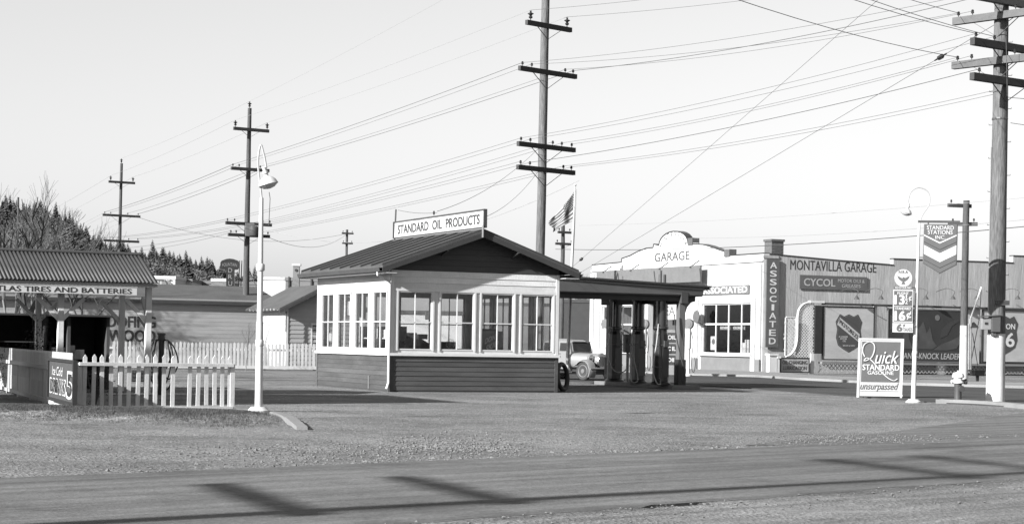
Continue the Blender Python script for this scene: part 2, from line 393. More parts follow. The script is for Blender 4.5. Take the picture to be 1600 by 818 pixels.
# side street beyond the station, and its pavement along the garage
GC = G(1190, 583.5); GC.z = 0
st = [G(700, 583), G(860, 596), G(1080, 602), G(1160, 606), G(1300, 617), G(1450, 628.5), G(1600, 637), G(2100, 660), G(2100, 612), G(1600, 602), G(1400, 597), G(1250, 589.5), G(1180, 586), G(1080, 583.5)]
far_st = st[-1] + Vector((E2.x, E2.y, 0)) * 120
sheet('street', st + [far_st, far_st - Vector((E1.x, E1.y, 0)) * 9], .028, M['asphalt2'], .04)
e1v, e2v = Vector((E1.x, E1.y, 0)), Vector((E2.x, E2.y, 0))
pv = [G(1180, 589.6), G(1250, 594.3), G(1400, 602), G(1600, 607.5), G(2100, 616), G(2100, 611), G(1600, 602), G(1400, 596.5), G(1280, 590)]
sheet('pavement', pv, .13, M['walk'], .15)
pv2 = [G(1180, 589.6), G(1080, 587), G(1080, 587) + e2v * 60, GC + e2v * 40 + e1v * .05, GC + e1v * .05 - e2v * .02, G(1280, 590)]
sheet('garage_pavement', pv2, .126, M['walk'], .14)
yard = [G(1280, 589), G(1400, 595.5), G(1600, 601), G(2100, 610), G(2100, 570), G(1500, 572), G(1190, 582)]
sheet('garage_yard', yard, .05, M['gravel'], .05)
# white kerbs on the near corner
def kerb(name, label, pts, w, h, z0=0.0, rise=False):
    b = MB(); n = len(pts); vs = []
    for i, p in enumerate(pts):
        if rise: h = p.z + .05
        d = (pts[min(i + 1, n - 1)] - pts[max(i - 1, 0)]); d.z = 0; d.normalize(); s = Vector((-d.y, d.x, 0)) * w / 2
        j = noise.noise(Vector((i * 1.7, 0, 0))) * .015
        vs += [(p.x - s.x, p.y - s.y, z0), (p.x + s.x, p.y + s.y, z0), (p.x + s.x, p.y + s.y, z0 + h + j), (p.x - s.x, p.y - s.y, z0 + h + j)]
    fs = [(0, 1, 2, 3), (4 * n - 1, 4 * n - 2, 4 * n - 3, 4 * n - 4)]
    for i in range(n - 1):
        k = 4 * i; fs += [(k + 3, k + 2, k + 6, k + 7), (k, k + 3, k + 7, k + 4), (k + 2, k + 1, k + 5, k + 6)]
    b.add(vs, fs); o = part(name, b, M['concrete'], smooth=False); tag(o, label, 'kerb'); return o
def spl(pts, n):
    out = []; P = [pts[0]] + pts + [pts[-1]]
    for i in range(1, len(P) - 2):
        for k in range(n):
            t = k / n; a, b_, c, d = P[i - 1], P[i], P[i + 1], P[i + 2]
            out.append(.5 * ((2 * b_) + (c - a) * t + (2 * a - 5 * b_ + 4 * c - d) * t * t + (3 * b_ - a - 3 * c + d) * t ** 3))
    out.append(P[-2]); return out
kerb('kerb', 'pale worn concrete kerb curving round the foot of the white lamp post', spl([G(372, 641, .12), G(404, 643, .12), G(430, 645.5, .1), G(450, 652, .08), G(462, 660, .05), G(472, 669, .02)], 8), .17, .06, -.02, True)
kerb('kerb', 'long white painted kerb running right behind the fire hydrant', spl([G(1462, 629.5, 0), G(1500, 630.5), G(1550, 633), G(1600, 637.5), G(1680, 646)], 6), .32, .11)
# loose stones: edge of the road and the lot (joined, nobody could count them)
def stones(name, pts, m, seed):
    rs = np.random.RandomState(seed)
    base = np.array([(1, 0, 0), (-1, 0, 0), (0, 1, 0), (0, -1, 0), (0, 0, 1), (0, 0, -1)], 'f')
    ft = np.array([(0, 2, 4), (2, 1, 4), (1, 3, 4), (3, 0, 4), (2, 0, 5), (1, 2, 5), (3, 1, 5), (0, 3, 5)])
    P = np.array([(p[0], p[1], p[2]) for p in pts], 'f'); S = np.array([p[3] for p in pts], 'f'); n = len(P)
    sc = S[:, None, None] * (1 + rs.uniform(-.35, .35, (n, 6, 1))); sq = np.stack([rs.uniform(.8, 1.4, n), rs.uniform(.7, 1.1, n), rs.uniform(.45, .8, n)], 1)
    a = rs.uniform(0, 6.28, n); c, s_ = np.cos(a), np.sin(a)
    v = base[None] * sc * sq[:, None]; x = v[..., 0] * c[:, None] - v[..., 1] * s_[:, None]; y = v[..., 0] * s_[:, None] + v[..., 1] * c[:, None]
    v = np.stack([x, y, v[..., 2]], -1) + P[:, None]
    v = v.reshape(-1, 3); f = (ft[None] + (np.arange(n) * 6)[:, None, None]).reshape(-1, 3)
    me = bpy.data.meshes.new(name); me.from_pydata(v.tolist(), [], f.tolist()); me.materials.append(m)
    o = link(bpy.data.objects.new(name, me)); o['kind'] = 'stuff'; o['label'] = 'loose ' + name.replace('_', ' ') + ' scattered over the ground'; o['category'] = 'gravel'; return o
rg = random.Random(3); pts = []
for i in range(5200):                                        # ragged line of stones along the far edge of the road
    t = rg.uniform(0, 1); p = far_edge[int(t * (n - 1)) if n else 0]; o = abs(rg.gauss(0, .55)); q = p - nrm * (o + .03)
    if rg.random() < .5 + .5 * noise.noise(Vector((q.x * .8, q.y * .8, 9))) * 2:
        pts.append((q.x, q.y, lot_z(q.x, q.y) + .004, rg.choice([.008, .011, .015, .022, .032]) * rg.uniform(.7, 1.2)))
for i in range(900):                                        # pile by the pothole
    p = G(rg.gauss(705, 60), rg.gauss(696, 7)); pts.append((p.x, p.y, lot_z(p.x, p.y) + .005, rg.uniform(.012, .03)))
for i in range(1000):
    p = G(rg.gauss(1335, 75), 687 + rg.gauss(0, 3.5) + 3 * math.sin(i)); pts.append((p.x, p.y, .02, rg.choice([.006, .009, .014, .02])))
for i in range(500):
    p = G(rg.gauss(450, 120), rg.gauss(706, 8)); pts.append((p.x, p.y, lot_z(p.x, p.y) + .004, rg.uniform(.01, .028)))
for i in range(700):
    p = rg.choice(near_edge[60:190]); q = p + nrm * abs(rg.gauss(.3, .6)); pts.append((q.x, q.y, .03, rg.uniform(.006, .02)))
stones('road_edge_stones', pts, M['rock'], 1)
pts = []
for i in range(24000):
    q = (rg.uniform(-8, 12), 20 + 28 * rg.random() ** 1.3)
    s_ = (q[1] - e0.y) * d1.x - (q[0] - e0.x) * d1.y
    if s_ < .15 or abs(q[0]) > .28 * q[1] + .5: continue
    if q[0] < -3 and q[1] < 34 and rg.random() < .85: continue
    pts.append((q[0], q[1], lot_z(*q), rg.uniform(.006, .013)))
stones('forecourt_gravel', pts, M['rock'], 2)
# grass on the mound
def grass(name, label, spots, hmin, hmax, blades):
    vs = []; fs = []
    for (x, y, z) in spots:
        for k in range(blades):
            a = rg.uniform(0, 6.28); h = rg.uniform(hmin, hmax); l = rg.uniform(.2, .9) * h; ox, oy = rg.gauss(0, .03), rg.gauss(0, .03); w = rg.uniform(.002, .005)
            c, s_ = math.cos(a), math.sin(a); j = len(vs)
            vs += [(x + ox - s_ * w, y + oy + c * w, z), (x + ox + s_ * w, y + oy - c * w, z), (x + ox + c * l, y + oy + s_ * l, z + h)]; fs.append((j, j + 1, j + 2))
    me = bpy.data.meshes.new(name); me.from_pydata(vs, [], fs); me.materials.append(M['grass'])
    o = link(bpy.data.objects.new(name, me)); o['kind'] = 'stuff'; o['label'] = label; o['category'] = 'grass'
spots = []
for i in range(14000):
    t = rg.uniform(-.12, 1.0); o = rg.gauss(-.15, .6)
    x = mA.x + (mB.x - mA.x) * t + rg.gauss(0, .25); yv = mA.y + (mB.y - mA.y) * t + o
    if noise.noise(Vector((x * 1.2, yv * 2.2, 4))) > -.22 + rg.uniform(-.25, .2): spots.append((x, yv, hz(x, yv) - .005))
for i in range(2500):
    p = G(rg.gauss(365, 30), rg.gauss(654, 5)); 
    spots.append((p.x, p.y, hz(p.x, p.y) - .005))
grass('verge_grass', 'short dry grass on the low bank in front of the picket fence', spots, .008, .055, 7)
# ================================================================== generic pieces
def clap_mesh(L, exp, m, t=.022):
    b = MB(); b.add([(0, 0, 0), (L, 0, 0), (L, 0, exp + .01), (0, 0, exp + .01), (0, -t, 0), (L, -t, 0), (L, -.006, exp + .01), (0, -.006, exp + .01)],
                    [(0, 3, 2, 1), (4, 5, 6, 7), (0, 1, 5, 4), (1, 2, 6, 5), (2, 3, 7, 6), (3, 0, 4, 7)])
    return b.mesh('board', m)
def boards(parent, fr, x0, x1, z0, z1, exp, m, y=0.0):
    me = clap_mesh(x1 - x0, exp, m); k = 0; n_ = max(1, round((z1 - z0) / exp))
    for k in range(n_):
        part('board', me, m, parent, fr.at(x0, y + random.uniform(-.002, .002), z0 + k * (z1 - z0) / n_), fr.rz)
def window(parent, fr, x0, x1, z0, z1, nx, nz, mf, mg, fw=.05, mw=.022, y=0.0, dep=.06, zsplit=None, name='window'):
    w, h = x1 - x0, z1 - z0; b = MB()
    b.box(0, fw, 0, dep, 0, h); b.box(w - fw, w, 0, dep, 0, h); b.box(fw, w - fw, 0, dep, h - fw, h); b.box(fw, w - fw, 0, dep, 0, fw)
    xs = [fw + (w - 2 * fw) * i / nx for i in range(nx + 1)]; zs = [fw + (h - 2 * fw) * i / nz for i in range(nz + 1)]
    if zsplit: zs[1] = zsplit - z0
    for x in xs[1:-1]: b.box(x - mw / 2, x + mw / 2, .008, dep - .01, fw, h - fw)
    for z in zs[1:-1]: b.box(fw, w - fw, .005, dep - .012, z - mw * .65, z + mw * .65)
    o = part(name, b, mf, parent, fr.at(x0, y, z0), fr.rz)
    for i in range(nx):
        for j in range(nz):
            q = MB().box(xs[i] + .004, xs[i + 1] - .004, dep * .5 - .003, dep * .5 + .003, zs[j] + .004, zs[j + 1] - .004)
            part('pane', q, mg, o)
    return o
# ================================================================== the station office (booth)
BO = G(608, 611.8); BO.z = 0
uL = lambda x, y: HP(BO, E2, x, y); uR = lambda x, y: HP(BO, E1, x, y)
BL = uL(496, 549.5)[0]; BW_ = uR(871.3, 556.5)[0]
ZS = (uL(606.5, 553.8)[1] + uR(612, 552.7)[1]) / 2
ZT = uR(611.7, 421.2)[1]
office = root('station_office', 'small filling station office with white upper walls, dark clapboard base and dark gabled roof', 'building', BO, TH)
fF, fL, fRt, fB_ = Fr((0, 0, 0), 0), Fr((0, BL, 0), -math.pi / 2), Fr((BW_, 0, 0), math.pi / 2), Fr((BW_, BL, 0), math.pi)
T = .12
lw = MB(); lw.box(0, BW_, 0, T, 0, ZS); lw.box(0, T, T, BL - T, 0, ZS); lw.box(BW_ - T, BW_, T, BL - T, 0, ZS); lw.box(0, BW_, BL - T, BL, 0, ZS)
lwo = part('lower_wall', lw, M['dark'], office)
for fr, L in ((fF, BW_), (fL, BL), (fRt, BW_ and BL), (fB_, BW_)):
    boards(lwo, fr, .1, L - .1, .05, ZS - .05, .142, M['dark'])
    part('skirt_board', MB().box(.1, L - .1, -.012, 0, 0, .05), M['soot'], lwo, fr.at(0, 0, 0), fr.rz)
for fr, L in ((fF, BW_), (fL, BL), (fRt, BL), (fB_, BW_)):
    part('corner_board', MB().box(0, .1, -.03, 0, .0, ZS - .03), M['dark'], lwo, fr.at(0, 0, 0), fr.rz)
    part('corner_board', MB().box(L - .1, L, -.03, 0, .0, ZS - .03), M['dark'], lwo, fr.at(0, 0, 0), fr.rz)
# openings: measured on the photograph
wR = [(uR(a, 500)[0], uR(b, 500)[0]) for a, b in ((621.5, 675.3), (687.8, 740.6), (751.6, 802.4), (814.2, 864))]
wL = [(BL - uL(a, 500)[0], BL - uL(b, 500)[0]) for a, b in ((502.6, 522), (527.5, 548.3), (554.4, 576.3), (582.6, 604.6))]
zwb, zwt = uR(622, 546)[1], uR(622, 453.9)[1]
zsp = uR(622, 502)[1]
wd = (wR[0][1] - wR[0][0])
wRt = [(.25 + i * (BL - .5) / 4 + .1, .25 + (i + 1) * (BL - .5) / 4 - .08) for i in range(4)]
wBk = [(.3 + i * (BW_ - .5) / 4, .3 + i * (BW_ - .5) / 4 + wd) for i in range(4)]
up = MB()
def piers(mb, fr, L, wins, inner=T):
    def bx(x0, x1, z0, z1):
        if x1 - x0 < .005: return
        c = [fr.at(x, y, z) for z in (z0, z1) for x, y in ((x0, 0), (x1, 0), (x1, inner), (x0, inner))]
        mb.add(c, [(0, 3, 2, 1), (4, 5, 6, 7), (0, 1, 5, 4), (1, 2, 6, 5), (2, 3, 7, 6), (3, 0, 4, 7)])
    bx(0, L, zwt, ZT); bx(0, L, ZS, zwb)
    e = [0] + [v for w in wins for v in w] + [L]
    for i in range(0, len(e), 2): bx(e[i], e[i + 1], zwb, zwt)
piers(up, fF, BW_, wR); piers(up, Fr((0, BL - T, 0), -math.pi / 2), BL - 2 * T, [(a - T, b - T) for a, b in wL])
piers(up, Fr((BW_, T, 0), math.pi / 2), BL - 2 * T, [(a - T, b - T) for a, b in wRt]); piers(up, fB_, BW_, wBk)
upo = part('upper_wall', up, M['wallwhite'], office)
for fr, L, ws in ((fF, BW_, wR), (fL, BL, wL), (fRt, BL, wRt), (fB_, BW_, wBk)):
    boards(upo, fr, .09, L - .09, zwt + .07, ZT - .01, .15, M['wallwhite'])
    for a, b in ((0, .09), (L - .09, L)): part('corner_board', MB().box(a, b, -.035, 0, ZS + .05, ZT), M['trim'], upo, fr.at(0, 0, 0), fr.rz)
    part('sill', MB().box(-.04, L + .04, -.075, 0, ZS - .03, ZS + .045), M['trim'], upo, fr.at(0, 0, 0), fr.rz)
    part('head_board', MB().box(.09, L - .09, -.028, 0, zwt, zwt + .07), M['trim'], upo, fr.at(0, 0, 0), fr.rz)
    for (a, b) in ws:
        wo = window(office, fr, a, b, zwb, zwt, 2, 2, M['trim'], M['glass'], fw=.035, zsplit=zsp, y=-.012)
        part('casing', MB().box(-.05, 0, -.02, .0, -.02, zwt - zwb), M['trim'], wo); part('casing', MB().box(b - a, b - a + .05, -.02, .0, -.02, zwt - zwb), M['trim'], wo)
# gables
SO, FO = .42, .46
zap = HP(BO - e2v * FO, E1, 757, 360)[1]; zev = zap - (BW_ / 2 + SO) * .355
RS = (zap - zev) / (BW_ / 2 + SO)
zr = lambda s: zap - abs(s - BW_ / 2) * RS                 # top of roof at s
for fr in (fF, fB_):
    gw = part('gable_wall', MB().prism([(0, ZT), (BW_, ZT), (BW_, zr(0) - .09), (BW_ / 2, zap - .09), (0, zr(0) - .09)], 0, T), M['gable'], office, fr.at(0, 0, 0), fr.rz)
    k = 0; z = ZT + .01
    while z < zap - .25:
        z1 = min(z + .155, zap - .2); hw0 = (zap - .1 - z) / RS; hw1 = (zap - .1 - z1) / RS
        a0, a1 = max(0, BW_ / 2 - hw0), max(0, BW_ / 2 - hw1)
        b = MB(); b.add([(a0, -.024, z), (BW_ - a0, -.024, z), (BW_ - a1, -.006, z1), (a1, -.006, z1), (a0, 0, z), (BW_ - a0, 0, z), (BW_ - a1, 0, z1), (a1, 0, z1)],
              [(0, 1, 2, 3), (0, 4, 5, 1), (3, 2, 6, 7), (0, 3, 7, 4), (1, 5, 6, 2)])
        part('board', b, M['gable'], gw); z = z1 + .002
# roof
T0, T1 = -FO, BL + FO
for sgn, nm in ((-1, 0), (1, 1)):
    s0 = -SO if sgn < 0 else BW_ + SO
    b = MB(); b.prism([(s0, zev), (BW_ / 2, zap), (BW_ / 2, zap - .06), (s0, zev - .06)], T0, T1, 'y')
    rf = part('roof', b, M['roof'], office)
    nb = 9
    for i in range(nb):
        t = T0 + .06 + (T1 - T0 - .12) * i / (nb - 1)
        b = MB(); b.prism([(s0, zev + .002), (BW_ / 2 + sgn * .03, zap - .010), (BW_ / 2 + sgn * .03, zap + .045), (s0, zev + .055)], t - .03, t + .03, 'y')
        part('batten', b, M['rib'], rf)
    for t in (T0, T1):
        b = MB(); b.prism([(s0, zev - .065), (BW_ / 2, zap - .065), (BW_ / 2, zap - .19), (s0, zev - .19)], t - .012, t + .03, 'y'); part('bargeboard', b, M['gable'], rf)
    b = MB(); b.prism([(s0 + sgn * .002, zev - .19), (s0 + sgn * .09, zev - .17), (s0 + sgn * .12, zev - .06), (s0 + sgn * .10, zev - .06), (s0 + sgn * .075, zev - .15), (s0 + sgn * .002, zev - .15)], T0, T1, 'y')
    part('gutter', b, M['soot'], rf)
    b = MB(); b.box(min(s0, (0 if sgn < 0 else BW_)), max(s0, (0 if sgn < 0 else BW_)), T0, T1, zev - .20, zev - .185); part('soffit', b, M['trim'], rf)
part('ridge_cap', MB().prism([(BW_ / 2 - .09, zap - .02), (BW_ / 2, zap + .05), (BW_ / 2 + .09, zap - .02)], T0, T1, 'y'), M['rib'], office)
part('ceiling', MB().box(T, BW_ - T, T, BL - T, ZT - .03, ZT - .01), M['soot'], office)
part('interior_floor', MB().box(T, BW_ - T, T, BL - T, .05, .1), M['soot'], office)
for xx in (0, BW_):
    part('bracket', MB().bar((BW_ / 2 + (xx - BW_ / 2) * .42, -.02, zr(BW_ / 2 + (xx - BW_ / 2) * .42) - .32), (BW_ / 2 + (xx - BW_ / 2) * .42, -FO, zr(BW_ / 2 + (xx - BW_ / 2) * .42) - .19), .05), M['soot'], office)
dp = MB().tube([(-SO - .05, -.2, zev - .17), (-SO - .05, -.2, zev - .25), (-.07, -.05, zev - .42), (-.045, -.045, zev - .5), (-.045, -.045, 1.5), (-.045, -.045, .25), (-.12, -.1, .08)], .035, 8)
part('downpipe', dp, M['trim'], office, smooth=True)
part('foundation_vent', MB().box(-.034, -.02, 1.5, 1.62, .05, .42), M['sig'], office)
# sign on the ridge, running along it
sg_t1 = HP(BO + e1v * (BW_ / 2), E2, 617, 360)[0]
sg_t0 = HP(BO + e1v * (BW_ / 2), E2, 757.5, 345)[0]
zb = HP(BO + e1v * (BW_ / 2), E2, 617.5, 371)[1]; zt_ = HP(BO + e1v * (BW_ / 2), E2, 617.5, 345.5)[1]
ridge_sign = root('roof_sign', 'long white rooftop sign with thin dark lettering reading standard oil products', 'sign', BO + e1v * (BW_ / 2) + e2v * sg_t1, TH - math.pi / 2)
SW = sg_t1 - sg_t0; zb = max(zb, zap + .06)
SH = HP(BO + e1v * (BW_ / 2), E2, 756, 328.5)[1] - zb
part('panel', MB().box(0, SW, -.02, .02, zb, zb + SH), M['enamel'], ridge_sign)
for a in ((-.03, SW + .03, zb - .03, zb), (-.03, SW + .03, zb + SH, zb + SH + .035)): part('frame', MB().box(a[0], a[1], -.045, .045, a[2], a[3]), M['soot'], ridge_sign)
for a in (-.05, SW): part('frame', MB().box(a, a + .05, -.05, .05, zb - .03, zb + SH + .03), M['soot'], ridge_sign)
lettering('STANDARD  OIL  PRODUCTS', SW * .045, zb + SH * .21, SW * .91, SH * .58, M['sigblack'], ridge_sign, y=-.0225, bold=.05)
part('post', MB().tube([(-.02, .0, zb - .1), (.06, 0, zb + SH + .42)], .025, 6), M['iron'], ridge_sign)
part('post', MB().box(SW - .03, SW + .06, -.07, -.05, zb - .3, zb + .05), M['metal'], ridge_sign)
part('insulator', MB().lathe([(.01, 0), (.03, .02), (.035, .07), (.01, .12)], (SW * .46, 0, zb + SH + .08), 8), M['insul'], ridge_sign)
part('insulator_pin', MB().tube([(SW * .46, 0, zb + SH + .03), (SW * .46, 0, zb + SH + .1)], .008, 5), M['iron'], ridge_sign)
# goods inside the office
def inb(s, t, z=0.1): return BO + e1v * s + e2v * t + Vector((0, 0, z))
sh_ = root('display_shelf', 'pale shelf of cans just inside the left windows of the office', 'shelf', inb(.45, .3, .1), TH + math.pi / 2)
for z in (.85, 1.35): part('shelf', MB().box(0, 2.9, -.15, .15, z, z + .03), M['trim'], sh_)
for x in (0, 1.45, 2.9): part('upright', MB().box(x - .02, x + .02, -.15, .15, 0, 1.7), M['soot'], sh_)
canm = MB().lathe([(.05, 0), (.05, .17), (.045, .18)], n=10).mesh('can', M['item'], True)
for i in range(26):
    z = .98 if i < 14 else 1.48
    o = part('oil_can', canm, M['item'], None, inb(.45 + rg.uniform(-.06, .06), .42 + (i % 14) * .2 + rg.uniform(-.03, .03), z + .002), 0)
    tag(o, 'small oil can standing on the shelf inside the office left windows', 'can', 'oil cans on the office shelf')
    o.scale = (1, 1, rg.uniform(.8, 1.7))
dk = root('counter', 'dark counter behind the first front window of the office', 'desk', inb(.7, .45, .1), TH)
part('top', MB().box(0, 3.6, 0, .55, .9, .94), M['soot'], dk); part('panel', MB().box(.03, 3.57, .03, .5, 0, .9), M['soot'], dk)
cr_ = root('cash_register', 'dark cash register on the counter seen through the first front window', 'cash register', inb(1.05, .5, 1.04), TH)
part('body', MB().prism([(0, 0), (.42, 0), (.42, .18), (.32, .3), (.1, .42), (0, .42)], 0, .4), M['pump'], cr_, bevel=.01)
part('display', MB().box(.03, .3, .1, .3, .42, .56), M['pumpband'], cr_)
kb = MB()
for i in range(5):
    for j in range(3): kb.lathe([(.012, 0), (.012, .03)], (.12 + j * .06, .05 + i * .07, .33 - j * .03 + .02), 6)
part('keys', kb, M['item'], cr_)
ph = root('desk_fan', 'small dark electric fan on the counter behind the second front window', 'fan', inb(2.0, .5, 1.04), TH)
part('base', MB().lathe([(.09, 0), (.09, .02), (.03, .05), (.02, .2)], n=12), M['iron'], ph, smooth=True)
fc = MB()
for k in range(10):
    a = k * math.pi / 5; fc.tube([(0, 0, .3), (.13 * math.cos(a), 0, .3 + .13 * math.sin(a))], .004, 4)
fc.tube([(.13 * math.cos(a), 0, .3 + .13 * math.sin(a)) for a in [k * math.pi / 8 for k in range(17)]], .006, 5)
part('guard', fc, M['metal'], ph)
ds = root('window_poster', 'painted white lettering sign leaning inside the third front window', 'poster', inb(3.15, .22, .1), TH)
part('board', MB().box(-.35, .35, 0, .02, 1.0, 1.62), M['sigdark'], ds)
lettering("DON'T", -.22, 1.25, .44, .15, M['letgrey'], ds, y=-.006, shear=.3, warp=lambda x, y, z: (x, y, z + x * .45), bold=.02)
lettering('SKID', -.2, 1.04, .4, .15, M['letgrey'], ds, y=-.006, shear=.3, warp=lambda x, y, z: (x, y, z + x * .45), bold=.02)
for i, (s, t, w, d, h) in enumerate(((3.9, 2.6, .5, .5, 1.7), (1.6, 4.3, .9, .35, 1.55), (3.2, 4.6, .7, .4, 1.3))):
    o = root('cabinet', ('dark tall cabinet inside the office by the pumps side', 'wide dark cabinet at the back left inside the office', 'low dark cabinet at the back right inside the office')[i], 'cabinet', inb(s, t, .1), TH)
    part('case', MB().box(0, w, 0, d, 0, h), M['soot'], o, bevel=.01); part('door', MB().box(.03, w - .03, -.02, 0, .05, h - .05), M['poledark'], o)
for i, (xa, xb, y0_, y1_, lab) in enumerate(((667, 674, 487, 499, 'small white card high in the first front window'), (507, 512, 520, 532, 'white card low in the farthest left window'), (536, 545, 470, 492, 'pale hanging chart in the second left window'), (574, 581, 487, 500, 'white card in the third left window'), (844, 849, 505, 545, 'tall narrow white card in the last front window'))):
    fr_w = fF if xa > 610 else fL; q0 = uR(xa, y1_) if xa > 610 else uL(xa, y1_); q1 = uR(xb, y0_) if xa > 610 else uL(xb, y0_)
    xx0, xx1 = (q0[0], q1[0]) if xa > 610 else (BL - q0[0], BL - q1[0])
    o = part('window_card', MB().box(xx0, xx1, .14, .145, q0[1], q1[1]), M['enamel'] if i != 2 else M['item'], None, BO + (Vector((0, 0, 0)) if xa > 610 else e2v * BL), TH + fr_w.rz); tag(o, lab, 'card')
# spare tyre leaning on the right corner
tp = G(880.5, 611.5); 
tyr = root('leaning_tyre', 'worn car tyre leaning upright against the right corner of the office', 'tyre', (tp.x, tp.y, 0), TH + math.radians(41))
tb = MB(); NP = 36; prof = [(.38 + .085 * math.cos(a), .085 * .85 * math.sin(a)) for a in [k * 2 * math.pi / 12 for k in range(12)]]
prof = [(.36 + .075 * math.cos(a) * (1 if math.cos(a) > 0 else .8), .07 * math.sin(a)) for a in [k * 2 * math.pi / 12 for k in range(12)]]
vs = [(r * math.cos(t), h, r * math.sin(t)) for t in [k * 2 * math.pi / NP for k in range(NP)] for r, h in prof]
fs = [(i * 12 + k, i * 12 + (k + 1) % 12, ((i + 1) % NP) * 12 + (k + 1) % 12, ((i + 1) % NP) * 12 + k) for i in range(NP) for k in range(12)]
tb.add([(x, y + (z + .43) * .10, z + .435) for x, y, z in vs], fs)
part('tread', tb, M['rubber'], tyr, smooth=True)
part('stand', MB().box(-.2, .2, -.14, .1, -.01, .03), M['iron'], tyr)
# ================================================================== canopy over the pumps
zc = U(1062, 464, 60).z
postG = G(1062, 601, .13)
rel = lambda p: ((p - BO).dot(e1v), (p - BO).dot(e2v))
ps, pt = rel(postG)
cs1 = HP(BO + e2v * (pt - .35), E1, 1112, 452)[0]
c_t0, c_t1 = pt - .35, pt + 5.6
z_top = HP(BO + e2v * c_t0, E1, 1100, 446)[1]
can = root('pump_canopy', 'flat roofed canopy reaching from the office over the three tall pumps', 'canopy', BO, TH)
def slope(mb):
    mb.v = [(x, y, z + ((cs1 - x) * .034 if z > z_top - .25 else 0)) for x, y, z in mb.v]; return mb
part('roof_slab', slope(MB().box(BW_ - .05, cs1 - .04, c_t0 + .04, c_t1 - .04, z_top - .14, z_top - .05)), M['soot'], can)
part('roofing', slope(MB().box(BW_ + .02, cs1, c_t0, c_t1, z_top - .05, z_top)), M['rib'], can)
fh = .30
part('fascia', slope(MB().prism([(c_t0 + .03, z_top - .05), (c_t0 + .12, z_top - .05 - fh * .85), (c_t0 + .16, z_top - .05 - fh), (c_t0 + .2, z_top - .05 - fh), (c_t0 + .2, z_top - .05)], BW_ + .02, cs1 - .25, 'x')), M['siggrey'], can)
part('fascia', MB().box(cs1 - .3, cs1 - .25, c_t0 + .2, c_t1 - .2, z_top - .35, z_top - .05), M['siggrey'], can)
part('beam', MB().box(BW_ + .02, cs1 - .5, c_t0 + .25, c_t0 + .45, z_top - .52, z_top - .14), M['soot'], can)
part('beam', MB().box(ps - .12, ps + .12, c_t0 + .1, c_t1 - .2, z_top - .58, z_top - .14), M['soot'], can)
for i in range(10):
    s = BW_ + .4 + i * .68
    part('rafter', MB().box(s, s + .05, c_t0 + .45, c_t1 - .2, z_top - .3, z_top - .14), M['soot'], can)
for t in (pt, c_t1 - .7):
    p_ = part('post', MB().box(ps - .11, ps + .11, t - .11, t + .11, .13, z_top - .5), M['sig'], can, bevel=.01)
    part('post_base', MB().box(ps - .14, ps + .14, t - .14, t + .14, .13, .95), M['black'], p_)
    br = MB(); pts = [(ps + .11, z_top - 1.15), (ps + .13, z_top - .9), (ps + .2, z_top - .7), (ps + .34, z_top - .55), (ps + .5, z_top - .5), (ps + .5, z_top - .36), (ps + .11, z_top - .36)]
    part('bracket', MB().prism(pts, t - .06, t + .06), M['sig'], p_)
part('vent_pipe', MB().tube([(ps - .2, pt + 1, z_top), (ps - .2, pt + 1, z_top + .5)], .035, 8), M['soot'], can)
part('vent_pipe', MB().tube([(ps + .05, pt + 1.2, z_top), (ps + .05, pt + 1.2, z_top + .38)], .05, 8), M['soot'], can)
part('fascia_bulb', MB().lathe([(.02, 0), (.05, .03), (.05, .08), (.02, .11)], (cs1 - .2, c_t0 + .1, z_top - .3), 8), M['enamel'], can, smooth=True)
isl = root('pump_island', 'low dark concrete island under the pump canopy', 'kerb', BO, TH)
part('slab', MB().box(ps - .45, ps + .55, pt - .35, c_t1 - .4, 0, .13), M['stonebase'], isl, bevel=.02)
